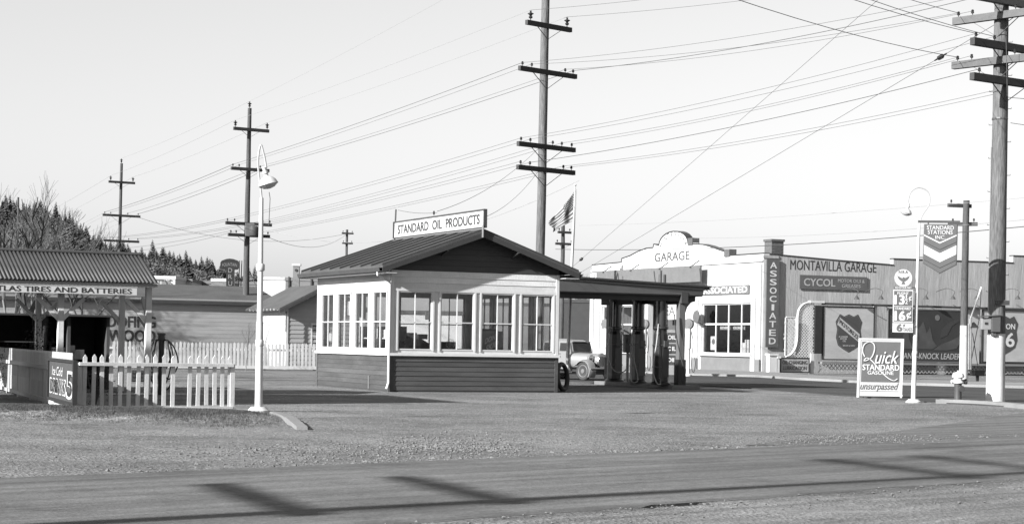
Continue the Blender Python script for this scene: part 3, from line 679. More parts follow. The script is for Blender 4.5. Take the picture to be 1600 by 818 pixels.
def pump(px, py, label, seed, hosepts, extra=0):
    g_ = G(px, py, .13); s_, t_ = rel(g_); g_ = BO + e1v * (ps + .02) + e2v * t_
    g_ = G(px, py, .13)
    r = root('gas_pump', label, 'gas pump', (g_.x, g_.y, .13), TH + math.radians(seed * 4), 'tall dark gasoline pumps under the canopy')
    H = zc + .12 - .13
    H = z_top - .35 - .13
    part('base', MB().lathe([(.33, 0), (.33, .05), (.29, .09), (.27, .1)], n=24), M['pump'], r, smooth=True)
    part('body', MB().lathe([(.265, .1), (.26, .5), (.25, 1.2), (.235, 1.62), (.2, 1.72), (.2, 1.78)], n=10), M['pump'], r, bevel=.01)
    for z in (.55, 1.25): part('band', MB().lathe([(.268, z), (.274, z + .01), (.274, z + .04), (.266, z + .05)], n=10), M['pumpband'], r)
    part('collar', MB().lathe([(.215, 1.78), (.24, 1.8), (.24, 1.86), (.215, 1.88)], n=20), M['pumpband'], r, smooth=True)
    part('glass_cylinder', MB().lathe([(.185, 1.88), (.185, H - .14)], n=20), M['darkglass'], r, smooth=True)
    rods = MB()
    for k in range(6):
        a = k * math.pi / 3 + .3; rods.tube([(.2 * math.cos(a), .2 * math.sin(a), 1.86), (.2 * math.cos(a), .2 * math.sin(a), H - .12)], .012, 5)
    part('guard_rods', rods, M['pump'], r)
    gs = MB()
    for k in range(9): gs.box(-.012, .012, -.205, -.19, 1.95 + k * .08, 1.97 + k * .08)
    part('gauge_marks', gs, M['siggrey'], r)
    part('cap', MB().lathe([(.21, H - .14), (.225, H - .1), (.21, H - .03), (.1, H + .02), (.02, H + .03)], n=20), M['pump'], r, smooth=True)
    part('door_panel', MB().box(-.13, .13, -.262, -.235, .25, 1.15), M['pumpband'], r, bevel=.004)
    part('label_plate', MB().box(-.10, .1, -.285, -.262, 1.22, 1.42), M['siggrey'], r)
    part('pump_lever', MB().tube([(.2, -.12, 1.0), (.32, -.14, 1.04), (.33, -.14, 1.25)], .014, 6), M['metal'], r)
    part('nozzle_hook', MB().tube([(-.22, -.1, 1.75), (-.3, -.14, 1.72), (-.31, -.14, 1.64)], .012, 6), M['metal'], r)
    hs = part('hose', MB().tube(spl([Vector(p) for p in hosepts], 6), .021, 8), M['hose'], r, smooth=True)
    part('nozzle', MB().tube([hosepts[-1], (hosepts[-1][0], hosepts[-1][1], hosepts[-1][2] + .14), (hosepts[-1][0] - .06, hosepts[-1][1] - .02, hosepts[-1][2] + .2)], .02, 6), M['metal'], hs)
    return r
pump(960, 595.5, 'dark visible gas pump farthest from the road, nearest the parked car', 1, [(.2, -.1, 1.72), (.3, -.15, 1.45), (.42, -.2, .95), (.3, -.3, .45), (.0, -.34, .32), (-.25, -.3, .42), (-.36, -.22, .8), (-.33, -.16, 1.3), (-.3, -.14, 1.5)])
pump(995.7, 598, 'dark visible gas pump in the middle of the row of three', 2, [(-.2, -.1, 1.72), (-.32, -.15, 1.5), (-.36, -.2, 1.0), (-.2, -.3, .2), (-.3, -.3, .03), (-.42, -.25, .1), (-.4, -.2, .6), (-.37, -.18, 1.1)])
pump(1031.5, 600.5, 'dark visible gas pump nearest the canopy post and the road', 3, [(-.2, -.1, 1.95), (-.27, -.15, 1.7), (-.36, -.2, 1.3), (-.5, -.25, .8), (-.52, -.25, .4), (-.4, -.3, .06), (-.25, -.3, .02)])
def hose_thing(name, label, pts, r, m):
    o = part(name, MB().tube(spl(pts, 6), r, 7), m, smooth=True); return tag(o, label, 'hose')
D_ = postG.y - .3
hose_thing('air_hose', 'thin hose hanging in a loop beside the canopy post', [U(1054, 491, D_), U(1056, 520, D_), U(1062, 550, D_), U(1069, 578, D_ - .1), U(1071, 594, D_ - .1), U(1067, 597, D_ - .1), U(1066, 580, D_ - .1), U(1068, 520, D_ + .2)], .018, M['hosedark'])
# small computing pump between the first two
q = G(980, 597, .13)
mp = root('air_meter', 'slim grey air and water meter standing between the first two dark pumps', 'air meter', (q.x, q.y, .13), TH)
part('pedestal', MB().tube([(0, 0, 0), (0, 0, 1.15)], .05, 10), M['metal'], mp, smooth=True)
part('housing', MB().box(-.14, .14, -.1, .1, 1.0, 1.62), M['siggrey'], mp, bevel=.03)
part('dial', MB().lathe([(.09, -.13), (.09, -.1)], (0, 0, 1.4), 16, 'y'), M['pumpband'], mp)
part('hose_reel', MB().tube([(.17 + .15 * math.cos(a), -.1, .92 + .18 * math.sin(a)) for a in [k * math.pi / 8 for k in range(17)]], .022, 6), M['metal'], mp, smooth=True)
# ================================================================== flagpole and flag
fpB = G(885.5, 599.5)
fp = root('flagpole', 'slim white flagpole rising behind the office and canopy', 'flagpole', (fpB.x, fpB.y, 0))
ft = U(898.7, 291, fpB.y) - Vector((fpB.x, fpB.y, 0))
part('shaft', MB().tube([(0, 0, 0), (ft.x * .5, 0, ft.z * .5), ft], [.065, .05, .025], 10), M['enamel'], fp, smooth=True)
part('truck', MB().lathe([(.015, 0), (.045, .03), (.045, .06), (.01, .09)], ft, 10), M['enamel'], fp, smooth=True)
part('halyard', MB().tube([(.06, 0, 1.2), (ft.x + .05, 0, ft.z - .1)], .008, 4), M['wirelight'], fp)
def flag_mat():
    def b(m, n, l, p):
        p.inputs['Roughness'].default_value = .9
        uv = n.new('ShaderNodeUVMap'); sx = n.new('ShaderNodeSeparateXYZ'); l.new(uv.outputs[0], sx.inputs[0])
        def mt(op, a, c=None, clamp=False):
            q = n.new('ShaderNodeMath'); q.operation = op; q.use_clamp = clamp
            for i, v in enumerate((a, c)):
                if v is None: continue
                if isinstance(v, (int, float)): q.inputs[i].default_value = v
                else: l.new(v, q.inputs[i])
            return q.outputs[0]
        u, v = sx.outputs[0], sx.outputs[1]
        st_ = mt('GREATER_THAN', mt('FRACT', mt('MULTIPLY', v, 6.5)), .5)      # 1 = white stripe
        can_ = mt('MULTIPLY', mt('LESS_THAN', u, .4), mt('GREATER_THAN', v, 6 / 13))
        su = mt('SUBTRACT', mt('FRACT', mt('MULTIPLY', u, 20)), .5); sv = mt('SUBTRACT', mt('FRACT', mt('MULTIPLY', mt('SUBTRACT', v, 6 / 13), 11.14)), .5)
        star = mt('LESS_THAN', mt('ADD', mt('MULTIPLY', su, su), mt('MULTIPLY', sv, sv)), .07)
        cval = mt('ADD', mt('MULTIPLY', star, .2), .02)
        sval = mt('ADD', mt('MULTIPLY', mt('SUBTRACT', 1, st_), 0), mt('ADD', mt('MULTIPLY', mt('SUBTRACT', 1, st_), .16), .03))
        val = mt('ADD', mt('MULTIPLY', can_, cval), mt('MULTIPLY', mt('SUBTRACT', 1, can_), sval))
        inv = val
        c = n.new('ShaderNodeCombineColor')
        for i in range(3): l.new(inv, c.inputs[i])
        l.new(c.outputs[0], p.inputs['Base Color'])
    return ramp_mat('flag_cloth', b)
NU, NV = 36, 20; D_ = fpB.y
TL, BLf = U(897.3, 299, D_), U(894.8, 345, D_)
TRf, BRf = U(856, 343, D_), U(866, 362, D_)
vs = []; uvs = []
for j in range(NV + 1):
    for i in range(NU + 1):
        u, v = i / NU, j / NV
        top = TL.lerp(TRf, u); bot = BLf.lerp(BRf, u)
        p = bot.lerp(top, v)
        p.z -= .16 * math.sin(math.pi * u) * (v - .2)
        p.y += .09 * math.sin(u * 9 + v * 2.2) * u ** .5 + .04 * math.sin(u * 17 - v * 4) * u + (.55 * max(0, u - .45))
        p.x += .04 * math.sin(v * 9 + u * 5) * u
        vs.append(p - Vector((fpB.x, fpB.y, 0))); uvs.append((u, v))
fs = [(j * (NU + 1) + i, j * (NU + 1) + i + 1, (j + 1) * (NU + 1) + i + 1, (j + 1) * (NU + 1) + i) for j in range(NV) for i in range(NU)]
me = bpy.data.meshes.new('flag'); me.from_pydata(vs, [], fs); ul = me.uv_layers.new(name='UVMap')
for lp in me.loops: ul.data[lp.index].uv = uvs[lp.vertex_index]
for p in me.polygons: p.use_smooth = True
me.materials.append(flag_mat()); fo = link(bpy.data.objects.new('flag', me), None, (fpB.x, fpB.y, 0))
so_ = fo.modifiers.new('thickness', 'SOLIDIFY'); so_.thickness = .004
tag(fo, 'stars and stripes flag drooping leftwards from the white flagpole', 'flag')
# ================================================================== street lamps
def lamp(base, name, label, H, crook, shade_at, tilt, r0=.085, collars=(1.15, 2.75), ss=.66, ra=.017, tx=0.0):
    r = root(name, label, 'street lamp', base, 0, 'white crook-necked forecourt lamps')
    part('base', MB().lathe([(.2, -.03), (.2, .03), (.16, .06), (.13, .09)], n=18), M['white'], r, smooth=True)
    part('shaft', MB().tube([(0, 0, .05), (tx * .42, 0, H * .42), (tx * .42, 0, H * .42 + .001), (tx, 0, H)], [r0 * .80, r0 * .74, r0 * .62, r0 * .42], 14), M['white'], r, smooth=True)
    for z in collars: part('collar', MB().lathe([(r0 * .7, z - .07), (r0 * .88, z - .05), (r0 * .88, z + .04), (r0 * .7, z + .06)], n=16), M['white'], r, (tx * z / H, 0, 0), smooth=True)
    part('arm', MB().tube(spl([Vector(p) for p in crook], 8), ra, 8), M['lampgrey'], r, smooth=True)
    # shade: neck + bowl, tilted
    prof = [(.03, .36), (.05, .34), (.05, .25), (.085, .24), (.085, .17), (.06, .16), (.07, .1), (.16, .05), (.23, -.03), (.27, -.13), (.262, -.135), (.2, -.04), (.03, .0)]
    sh = part('lamp_shade', MB().lathe(prof, n=24), M['enamelshade'], r, shade_at, 0, smooth=True); sh.rotation_euler = tilt; sh.scale = (ss, ss, ss)
    part('globe', MB().lathe([(.24, -.12), (.22, -.16), (.15, -.21), (.05, -.235), (.005, -.24)], n=20), M['enamelshade'], sh, smooth=True)
    return r
lb = Vector((lampP.x, lampP.y, .12)); D_ = lb.y
P_ = lambda x, y: U(x, y, D_) - lb
lamp(lb, 'street_lamp', 'white crook-necked lamp post on the kerb beside the picket fence', P_(407.5, 309).z, [P_(409.3, 314), P_(407, 292), P_(404, 268), P_(403.6, 245), P_(407.5, 226.5), P_(412, 240), P_(414.6, 252), P_(415.8, 262)], P_(417.5, 281), (0, math.radians(-16), 0), .085, ((P_(404, 535).z), P_(407, 417).z), tx=P_(408.6, 309).x)
part('pull_cord', MB().tube([P_(420.5, 300) + lb, P_(422, 310) + lb, P_(420, 352) + lb], .006, 4), M['wire']); tag(bpy.data.objects['pull_cord'], 'thin dangling pull cord below the left lamp shade', 'cord')
sp = G(1427, 628.4); sb = Vector((sp.x, sp.y, 0)); D_ = sb.y; P_ = lambda x, y: U(x, y, D_) - sb
lamp(sb, 'street_lamp', 'white loop-necked lamp post carrying the chevron sign and price boards', P_(1436, 352).z, [(P_(1436, 356)), P_(1440, 338), P_(1452, 318), P_(1450, 300), P_(1436, 293), P_(1424, 299), P_(1419.6, 310), P_(1418.2, 319)], P_(1417, 329), (0, math.radians(14), 0), .08, (P_(1429, 551).z,), .56, .014, P_(1436, 352).x)
for o in bpy.data.objects:
    pass
# chevron sign on its bracket
cs = root('chevron_sign', 'hanging chevron shaped sign reading standard stations inc', 'sign', (0, 0, 0))
D_ = sb.y - .3
C = lambda x, y: U(x, y, D_)
cen = C(1468, 390); cs.location = (cen.x, cen.y, 0)
c = lambda x, y: (C(x, y).x - cen.x, C(x, y).z)
Pp = [c(1444.2, 350), c(1494.8, 350.5), c(1493, 413), c(1467.5, 426), c(1442, 410.5)]
part('panel', MB().prism(Pp, -.03, .03), M['sig'], cs)
part('edge_trim', MB().prism([c(1494.8, 350.5), c(1496.2, 350.5), c(1494.4, 414), c(1493, 413.5)], -.045, .045), M['soot'], cs)
part('edge_trim', MB().prism([c(1493, 412.6), c(1493.2, 414.6), c(1467.5, 427.8), c(1467.5, 426)], -.045, .045), M['soot'], cs)
def chev(y0, y1, mt, yy, nm='chevron_stripe', dy=14.5, xl=1443.3, xr=1494.2):
    part(nm, MB().prism([c(xl, y0), c(1468, y0 + dy), c(xr, y0 + .5), c(xr, y1 + .5), c(1468, y1 + dy), c(xl, y1)], -yy, -.03), mt, cs)
chev(366, 368.2, M['letterwhite'], .036, dy=12.3); chev(382.5, 396.5, M['letterwhite'], .036, dy=13)
chev(377, 377.8, M['sigblack'], .035, dy=12.5); chev(405, 405.8, M['sigblack'], .035, dy=13)
for t_, x0_, x1_, y0_, y1_ in (('STANDARD', 1447.8, 1490, 352.8, 358.3), ('STATIONS', 1449.2, 1488, 360, 365.6), ('INC.', 1461, 1477, 368, 373.2)):
    a, b = c(x0_, y1_), c(x1_, y0_); lettering(t_, a[0], a[1], b[0] - a[0], b[1] - a[1], M['letterwhite'], cs, y=-.034, bold=.012)
ar = root('sign_bracket', 'dark iron arm holding the chevron sign out from the lamp post', 'bracket', sb)
part('arm', MB().bar(C(1436, 345.5) - sb + Vector((0, .1, 0)), C(1500, 346.5) - sb, .06, .06), M['iron'], ar)
for x in (1450.5, 1489): part('hanger', MB().bar(C(x, 346) - sb, C(x, 350.5) - sb, .03), M['iron'], ar)
part('stay', MB().bar(C(1437, 401.5) - sb + Vector((0, .1, 0)), C(1444, 402) - sb, .04), M['iron'], ar)
# price boards
pr = root('price_board', 'stacked price boards with 13½ and 16 cent prices hung left of the lamp post', 'sign', (0, 0, 0))
D_ = sb.y - .12; C = lambda x, y: U(x, y, D_); cen = C(1411, 470); pr.location = (cen.x, cen.y, 0)
def panel(x0, y0, x1, y1, mt, nm='panel', yy=0.0, th=.02):
    a, b = c(x0, y1), c(x1, y0); part(nm, MB().box(a[0], b[0], yy - th, yy, a[1], b[1]), mt, pr)
def tx(t_, x0, y0, x1, y1, mt, par=None, yy=-.03, **k):
    a, b = c(x0, y1), c(x1, y0); lettering(t_, a[0], a[1], b[0] - a[0], b[1] - a[1], mt, par or pr, y=yy, **k)
rr_ = c(1425, 434)[0] - c(1411.3, 434)[0]
part('round_plate', MB().lathe([(rr_, -.01), (rr_, .01)], (c(1411.3, 434)[0], 0, c(1411.3, 434)[1]), 32, 'y'), M['enamel'], pr)
tx('NRA', 1404, 422.5, 1418.5, 427, M['sig'], yy=-.014, bold=.03, sp=1.3)
eg = MB()                                                     # the eagle emblem: spread wings, body, tail
ex, ez = c(1411.3, 436); k_ = rr_ / 13.5
for sx_ in (-1, 1): eg.prism([(ex, ez - 1 * k_), (ex + sx_ * 3 * k_, ez + 2.2 * k_), (ex + sx_ * 9.5 * k_, ez + 5.5 * k_), (ex + sx_ * 8 * k_, ez + 1.5 * k_), (ex + sx_ * 6 * k_, ez - 1 * k_), (ex + sx_ * 3 * k_, ez - 3 * k_), (ex, ez - 4 * k_)], -.016, -.011)
eg.prism([(ex - 1.6 * k_, ez + 2 * k_), (ex, ez + 3.6 * k_), (ex + 2 * k_, ez + 2.4 * k_), (ex + 1.2 * k_, ez - 4 * k_), (ex + 3 * k_, ez - 7.5 * k_), (ex - 3 * k_, ez - 7.5 * k_), (ex - 1.2 * k_, ez - 4 * k_)], -.018, -.012)
part('eagle_emblem', eg, M['sig'], pr)
panel(1396.8, 447.5, 1425, 451, M['sigdark'], 'strip'); tx('WE DO OUR PART', 1398, 448, 1424, 450.6, M['letterwhite'], yy=-.024, bold=.02)
panel(1394.6, 452.6, 1426.6, 503, M['enamel'], 'frame'); panel(1396.4, 454.5, 1425, 477.3, M['sigdark'], 'panel', -.021, .006); panel(1396.4, 479, 1425, 501.2, M['sigdark'], 'panel', -.021, .006)
tx('FLIGHT', 1402, 456, 1419.5, 459.6, M['letterwhite'], yy=-.03, bold=.03); tx('13', 1397.8, 461, 1412.5, 475, M['letterwhite'], yy=-.03, bold=.06)
tx('1', 1415, 459.5, 1416.8, 465.5, M['letterwhite'], yy=-.03, bold=.02); panel(1413.6, 466.4, 1418.4, 467.1, M['letterwhite'], 'fraction_bar', -.027, .003); tx('2', 1414, 468, 1418, 474.5, M['letterwhite'], yy=-.03, bold=.02); tx('¢', 1419.6, 461, 1424.2, 471, M['letterwhite'], yy=-.03)
tx('STANDARD', 1398.6, 480, 1422.5, 483.4, M['letterwhite'], yy=-.03, bold=.03); tx('16', 1398, 486, 1413.5, 500, M['letterwhite'], yy=-.03, bold=.06); tx('¢', 1416, 486, 1423.5, 499, M['letterwhite'], yy=-.03, bold=.01)
panel(1394.2, 504.5, 1426.3, 518.6, M['enamel'], 'panel'); tx('6', 1401, 506, 1409, 517, M['sig'], yy=-.024, bold=.06); tx('¢', 1410.6, 505.6, 1414, 510.5, M['sig'], yy=-.024, bold=.02); tx('TAXES', 1410.5, 512, 1425, 517, M['sig'], yy=-.024)
part('hanger', MB().bar((c(1426, 452)[0], 0, c(1426, 449)[1]), (c(1431, 452)[0], .1, c(1426, 449)[1]), .025), M['iron'], pr)
part('hanger', MB().bar((c(1426, 452)[0], 0, c(1426, 500)[1]), (c(1430, 452)[0], .1, c(1426, 500)[1]), .025), M['iron'], pr)
# A-board "Quick"
D_ = G(1374, 622).y; C = lambda x, y: U(x, y, D_); cen = C(1376, 575)
qs = root('sandwich_board', 'white framed standing sign reading quick standard gasoline unsurpassed', 'sign', (cen.x, cen.y, 0))
part('panel', MB().prism([c(1343.5, 530), c(1410.2, 531), c(1408, 617), c(1341.5, 616)], -.005, .015), M['enamel'], qs)
part('picture_panel', MB().prism([c(1347, 533), c(1407, 534), c(1405, 597), c(1345, 596)], -.010, -.005), M['sig'], qs)
for a_, b_ in (((1343.2, 528), (1340.6, 620)), ((1411, 529), (1407.6, 624))):
    p0, p1 = c(*a_), c(*b_); part('leg', MB().bar((p0[0], 0, p0[1]), (p1[0], 0, max(.005, p1[1])), .045, .05), M['white'], qs)
    part('leg', MB().bar((p0[0], .04, p0[1] - .03), (p1[0] + .06, .45, .01), .04, .03), M['white'], qs)
for ya in (529, 616.5): part('rail', MB().bar((c(1343.2, ya)[0], 0, c(1343, ya)[1]), (c(1410, ya)[0], 0, c(1410, ya + 1)[1]), .04, .045), M['white'], qs)
def qt(t_, x0, y0, x1, y1, mt, yy, **k): tx(t_, x0, y0, x1, y1, mt, qs, yy, **k)
qt('uick', 1368.6, 549.5, 1405.5, 569, M['sigblack'], -.0115, shear=.35, bold=.02)
qt('uick', 1367.4, 548.5, 1404.3, 568, M['siggrey'], -.014, shear=.35, bold=.02)
qt('uick', 1367, 548, 1404, 567.4, M['letterwhite'], -.016, shear=.35, bold=-.002)
def ribbon(pts, w, mt, yy, par=qs):
    P2 = spl([Vector((c(*p)[0], 0, c(*p)[1])) for p in pts], 8); b = MB(); vs = []; n_ = len(P2)
    for i, p in enumerate(P2):
        d = (P2[min(i + 1, n_ - 1)] - P2[max(i - 1, 0)]).normalized(); s = Vector((-d.z, 0, d.x)); ww = w * (.55 + .45 * abs(d.z))
        vs += [p - s * ww + Vector((0, yy, 0)), p + s * ww + Vector((0, yy, 0))]
    b.add(vs, [(2 * i, 2 * i + 1, 2 * i + 3, 2 * i + 2) for i in range(n_ - 1)]); part('lettering', b, mt, par)
Qp = [(1351, 557), (1347.5, 548), (1350, 538), (1358, 533.5), (1365, 537), (1366, 546), (1362, 557), (1355, 562), (1350, 563), (1354, 558.5), (1362, 563), (1374, 577), (1386, 589), (1396, 594), (1402, 591)]
ribbon([(x + 1, y + 1.1) for x, y in Qp], .032, M['sigblack'], -.0115); ribbon(Qp, .028, M['siggrey'], -.0135); ribbon(Qp, .014, M['letterwhite'], -.0155)
qt('STANDARD', 1347.6, 569.5, 1405, 577.5, M['letterwhite'], -.019, bold=.028); qt('GASOLINE', 1355.5, 579.3, 1396, 584.3, M['letterwhite'], -.013, bold=.02)
qt('unsurpassed', 1344, 598.2, 1404, 611, M['sigdark'], -.008, shear=.35, bold=.015)
panel_ = c(1344, 609.2), c(1404, 608.3); part('underline', MB().box(panel_[0][0], panel_[1][0], -.007, -.005, c(1370, 611)[1], c(1370, 610.3)[1]), M['sig'], qs)
# hydrant
hyG = G(1496.5, 629); hy = root('fire_hydrant', 'squat fire hydrant with white cap and dark barrel on the kerb', 'fire hydrant', (hyG.x, hyG.y, 0), .2)
part('barrel', MB().lathe([(.13, 0), (.13, .03), (.10, .05), (.10, .50), (.105, .52)], n=18), M['iron'], hy, smooth=True)
part('bonnet', MB().lathe([(.10, .52), (.15, .53), (.15, .56), (.115, .58), (.115, .66), (.16, .68), (.16, .73), (.13, .79), (.06, .82), (.03, .83), (.03, .86), (.005, .865)], n=18), M['white'], hy, smooth=True)
part('side_outlet', MB().lathe([(.055, .09), (.055, .19), (.075, .19), (.075, .24)], (0, 0, .57), 10, 'x'), M['iron'], hy, smooth=True)
part('side_outlet', MB().lathe([(.05, -.19), (.05, -.09)], (0, 0, .57), 10, 'x'), M['white'], hy, smooth=True)
part('front_outlet', MB().lathe([(.085, -.17), (.085, -.13), (.06, -.13), (.06, -.08)], (.04, 0, .38), 12, 'y'), M['iron'], hy, smooth=True)
# ================================================================== utility poles and wires
INS = {}
def insul(p, big):
    if big: return MB().lathe([(r_ * .8, h_ * .8) for r_, h_ in [(.02, 0), (.02, .08), (.06, .09), (.09, .14), (.09, .16), (.045, .19), (.075, .25), (.135, .28), (.135, .30), (.05, .34), (.03, .38), (.05, .40), (.04, .42)]], p, 10)
    return MB().lathe([(.012, 0), (.012, .05), (.04, .06), (.045, .10), (.03, .11), (.04, .14), (.02, .16)], p, 8)
def upole(key, label, base, H, r0, r1, arms, ang, m='pole', top_ins=False, group='wooden utility poles', lean=0.0, white=0):
    r = root('utility_pole', label, 'utility pole', base, 0, group)
    n_ = 14; pts = [(lean * H * i / n_ + noise.noise(Vector((i * .4, base[0], 0))) * .02, 0, H * i / n_) for i in range(n_ + 1)]
    part('pole_shaft', MB().tube(pts, [r0 + (r1 - r0) * i / n_ for i in range(n_ + 1)], 14), M[m], r, smooth=True)
    rad = lambda z: r0 + (r1 - r0) * z / H
    INS[key] = []
    for (z, half_l, half_r, ins, big, am, a2, w, tilt) in arms:
        a = ang if a2 is None else a2; d = Vector((math.cos(a), math.sin(a), tilt)); nn = Vector((-math.sin(a), math.cos(a), 0)); o = Vector((lean * z, 0, z)) - nn * (rad(z) + w * .4)
        arm = part('crossarm', MB().bar(o - d * half_l, o + d * half_r, w, w * 1.25), M[am], r, bevel=.006)
        lst = []
        for f in ins:
            p = o + d * f + Vector((0, 0, w * .62))
            if key != 'SP': part('insulator', insul(p, big), M['insul'], arm, smooth=True)
            lst.append(Vector(base) + p + Vector((0, 0, .36 if big else .12)))
        INS[key].append(lst)
        for sg in (-1, 1):
            L_ = min(half_l, half_r) * .55
            if L_ > .25: part('brace', MB().bar(o + d * sg * L_ + Vector((0, 0, -w * .5)) - nn * .02, Vector((lean * z, 0, z - L_ * .75)) - nn * (rad(z)), .03, .012), M['iron'], r)
    if top_ins:
        p = Vector((lean * H, 0, H)); part('insulator', insul(p + Vector((0, 0, .0)), True), M['insul'], r, smooth=True); INS[key].append([Vector(base) + p + Vector((0, 0, .36))])
    return r
def at_pole(x, y, D): return U(x, y, D)
# P1: tall centre pole
D1 = 66.0; b1 = U(843.5, 395, D1); z1 = lambda y: U(848, y, D1).z
A = None
upole('P1', 'tallest wooden pole with four crossarms rising behind the office roof', (b1.x, D1, 0), z1(-75), .17, .135,
      [(z1(42), 1.1, 1.1, (-.9, .9), True, 'arm', None, .13, 0), (z1(114), 1.4, 1.4, (-1.25, -.8, .85, 1.25), False, 'arm', None, .13, 0),
       (z1(230), 1.4, 1.4, (-1.25, -.8, .3, .75, 1.25), False, 'arm', None, .13, 0), (z1(266), 1.4, 1.4, (-1.25, -.8, .85, 1.25), False, 'arm', None, .13, 0)], math.radians(44), top_ins=True, lean=.004)
D2 = 98.0; b2 = U(384.5, 400, D2); z2 = lambda y: U(389, y, D2).z
pp = upole('P2', 'wooden pole with transformer platform rising behind the white lamp post', (b2.x, D2, 0), z2(169), .19, .10,
      [(z2(203), .95, 1.05, (-.85, .95), True, 'arm', None, .13, 0), (z2(265), 1.05, 1.1, (-.95, -.6, .6, .95), False, 'arm', None, .13, 0),
       (z2(350), 1.3, 1.3, (-1.2, -.8, .8, 1.2), False, 'arm', None, .13, 0), (z2(368), 1.15, 1.2, (-1.0, -.7, .7, 1.1), False, 'arm', None, .13, 0)], math.radians(33), m='poledark', top_ins=True, lean=.004)
part('transformer', MB().lathe([(.28, 0), (.3, .03), (.3, .5), (.22, .56), (.05, .58)], (.45, -.35, z2(369)), 14), M['iron'], pp, smooth=True)
part('transformer', MB().box(.0, .5, -.5, -.1, z2(370), z2(349)), M['iron'], pp, bevel=.03)
D3 = 137.0; b3 = U(186.5, 392, D3); z3 = lambda y: U(188.5, y, D3).z
upole('P3', 'slender wooden pole rising behind the corrugated shed roof', (b3.x, D3, 0), z3(255), .16, .10,
      [(z3(285), 1.0, 1.0, (-.85, .85), True, 'arm', None, .13, 0), (z3(337), 1.4, 1.45, (-1.25, -.8, .5, 1.3), False, 'arm', None, .13, 0),
       (z3(376.5), 1.3, 1.4, (-1.2, -.6, .6, 1.3), False, 'arm', None, .13, 0), (z3(395), 1.3, 1.3, (-1.1, 1.1), False, 'arm', None, .12, 0)], math.radians(33), m='poledark', top_ins=True, lean=.003)
# BP: stout corner pole
bp_ = G(1555, 628.5); DB = bp_.y; zB = lambda y: U(1562, y, DB).z; aL = math.radians(24.5 + 12); aR = math.radians(24.5 - 72)
BP = upole('BP', 'stout white-footed corner pole with a stack of heavy crossarms', (bp_.x, DB, 0), zB(-90), .245, .185,
      [(zB(5), 1.55, 1.3, (-.8, -.45), False, 'armsunlit', aL, .16, 0), (zB(27), 1.35, 1.4, (-1.2, -.75, .6), False, 'armsunlit', aR, .16, 0), (zB(75.5), 1.5, 1.3, (-1.35, -.6), False, 'arm', aL, .16, 0),
       (zB(97), 1.35, 1.3, (-1.2, -.75, .6), False, 'armsunlit', aR, .16, 0), (zB(129), 1.5, 1.3, (-1.2, .9), False, 'arm', aL, .16, 0), (zB(-60), 1.2, 1.2, (-1.0, 1.0), False, 'arm', aL, .16, 0)], aL, lean=-.0)
zw = U(1555, 521, DB).z
part('painted_foot', MB().tube([(0, 0, .0), (0, 0, zw)], [.252, .243], 20), M['white'], BP, smooth=True)
st_ = MB()
for i in range(16):
    z = 3.0 + i * .45; s = 1 if i % 2 else -1; st_.tube([(s * .19, 0, z), (s * .30, -.02, z), (s * .30, -.02, z + .03)], .008, 5)
part('pole_steps', st_, M['iron'], BP)
part('guy_band', MB().lathe([(.215, zB(186) - .03), (.22, zB(186)), (.215, zB(186) + .03)], n=14), M['iron'], BP)
part('conduit', MB().tube([(-.235, -.03, 2.2), (-.225, -.03, 6.9)], .018, 6), M['metal'], BP)
sx0 = U(1554.5, 474, DB - .3); ssg = root('street_name_sign', 'small dark street name plate on the stout corner pole', 'sign', (bp_.x, DB - .26, 0))
a_, b__ = U(1554, 475.5, DB - .26), U(1577, 469.5, DB - .26)
part('plate', MB().box(a_.x - bp_.x, b__.x - bp_.x, -.01, .01, a_.z, b__.z), M['sigblack'], ssg); part('border', MB().box(a_.x - bp_.x - .01, b__.x - bp_.x + .01, -.004, .012, a_.z - .01, b__.z + .01), M['siggrey'], ssg)
lettering('S.E.', a_.x - bp_.x + .03, a_.z + .025, (b__.x - a_.x) * .3, b__.z - a_.z - .05, M['siggrey'], ssg, y=-.012)
ab = root('alarm_box', 'dark metal signal box with a hood strapped to the stout corner pole', 'signal box', (U(1547, 505, DB - .2).x, DB - .24, 0))
zA, zB2 = U(1547, 515, DB).z, U(1547, 494, DB).z
part('box', MB().box(-.26, .0, -.1, .12, zA, zB2 - .04), M['metal'], ab, bevel=.012); part('box', MB().box(.0, .24, -.14, .12, zA - .06, zB2), M['iron'], ab, bevel=.012)
part('hood', MB().prism([(-.3, zB2 - .03), (.28, zB2 + .02), (.28, zB2 + .05), (-.3, zB2)], -.18, .14), M['iron'], ab)
part('door_knob', MB().box(-.18, -.1, -.12, -.1, zA + .14, zA + .2), M['black'], ab); part('base_fitting', MB().box(.03, .15, -.08, .08, zA - .17, zA - .06), M['iron'], ab, bevel=.01)
# second right pole on the far pavement
b4 = G(1505, 600); D4 = b4.y; z4 = lambda y: U(1506, y, D4).z
p4 = upole('P4', 'slim short pole with white foot standing behind the fire hydrant', (b4.x, D4, .1), z4(317), .165, .13,
      [(z4(321) - .1, .35, .75, (-.2, .6), False, 'arm', math.radians(200), .12, 0), (z4(349.5) - .1, .45, .75, (-.3, .55), False, 'arm', math.radians(160), .12, 0)], 0, m='poledark')
part('painted_foot', MB().tube([(0, 0, .0), (0, 0, U(1500, 512, D4).z)], [.172, .165], 18), M['white'], p4, smooth=True)
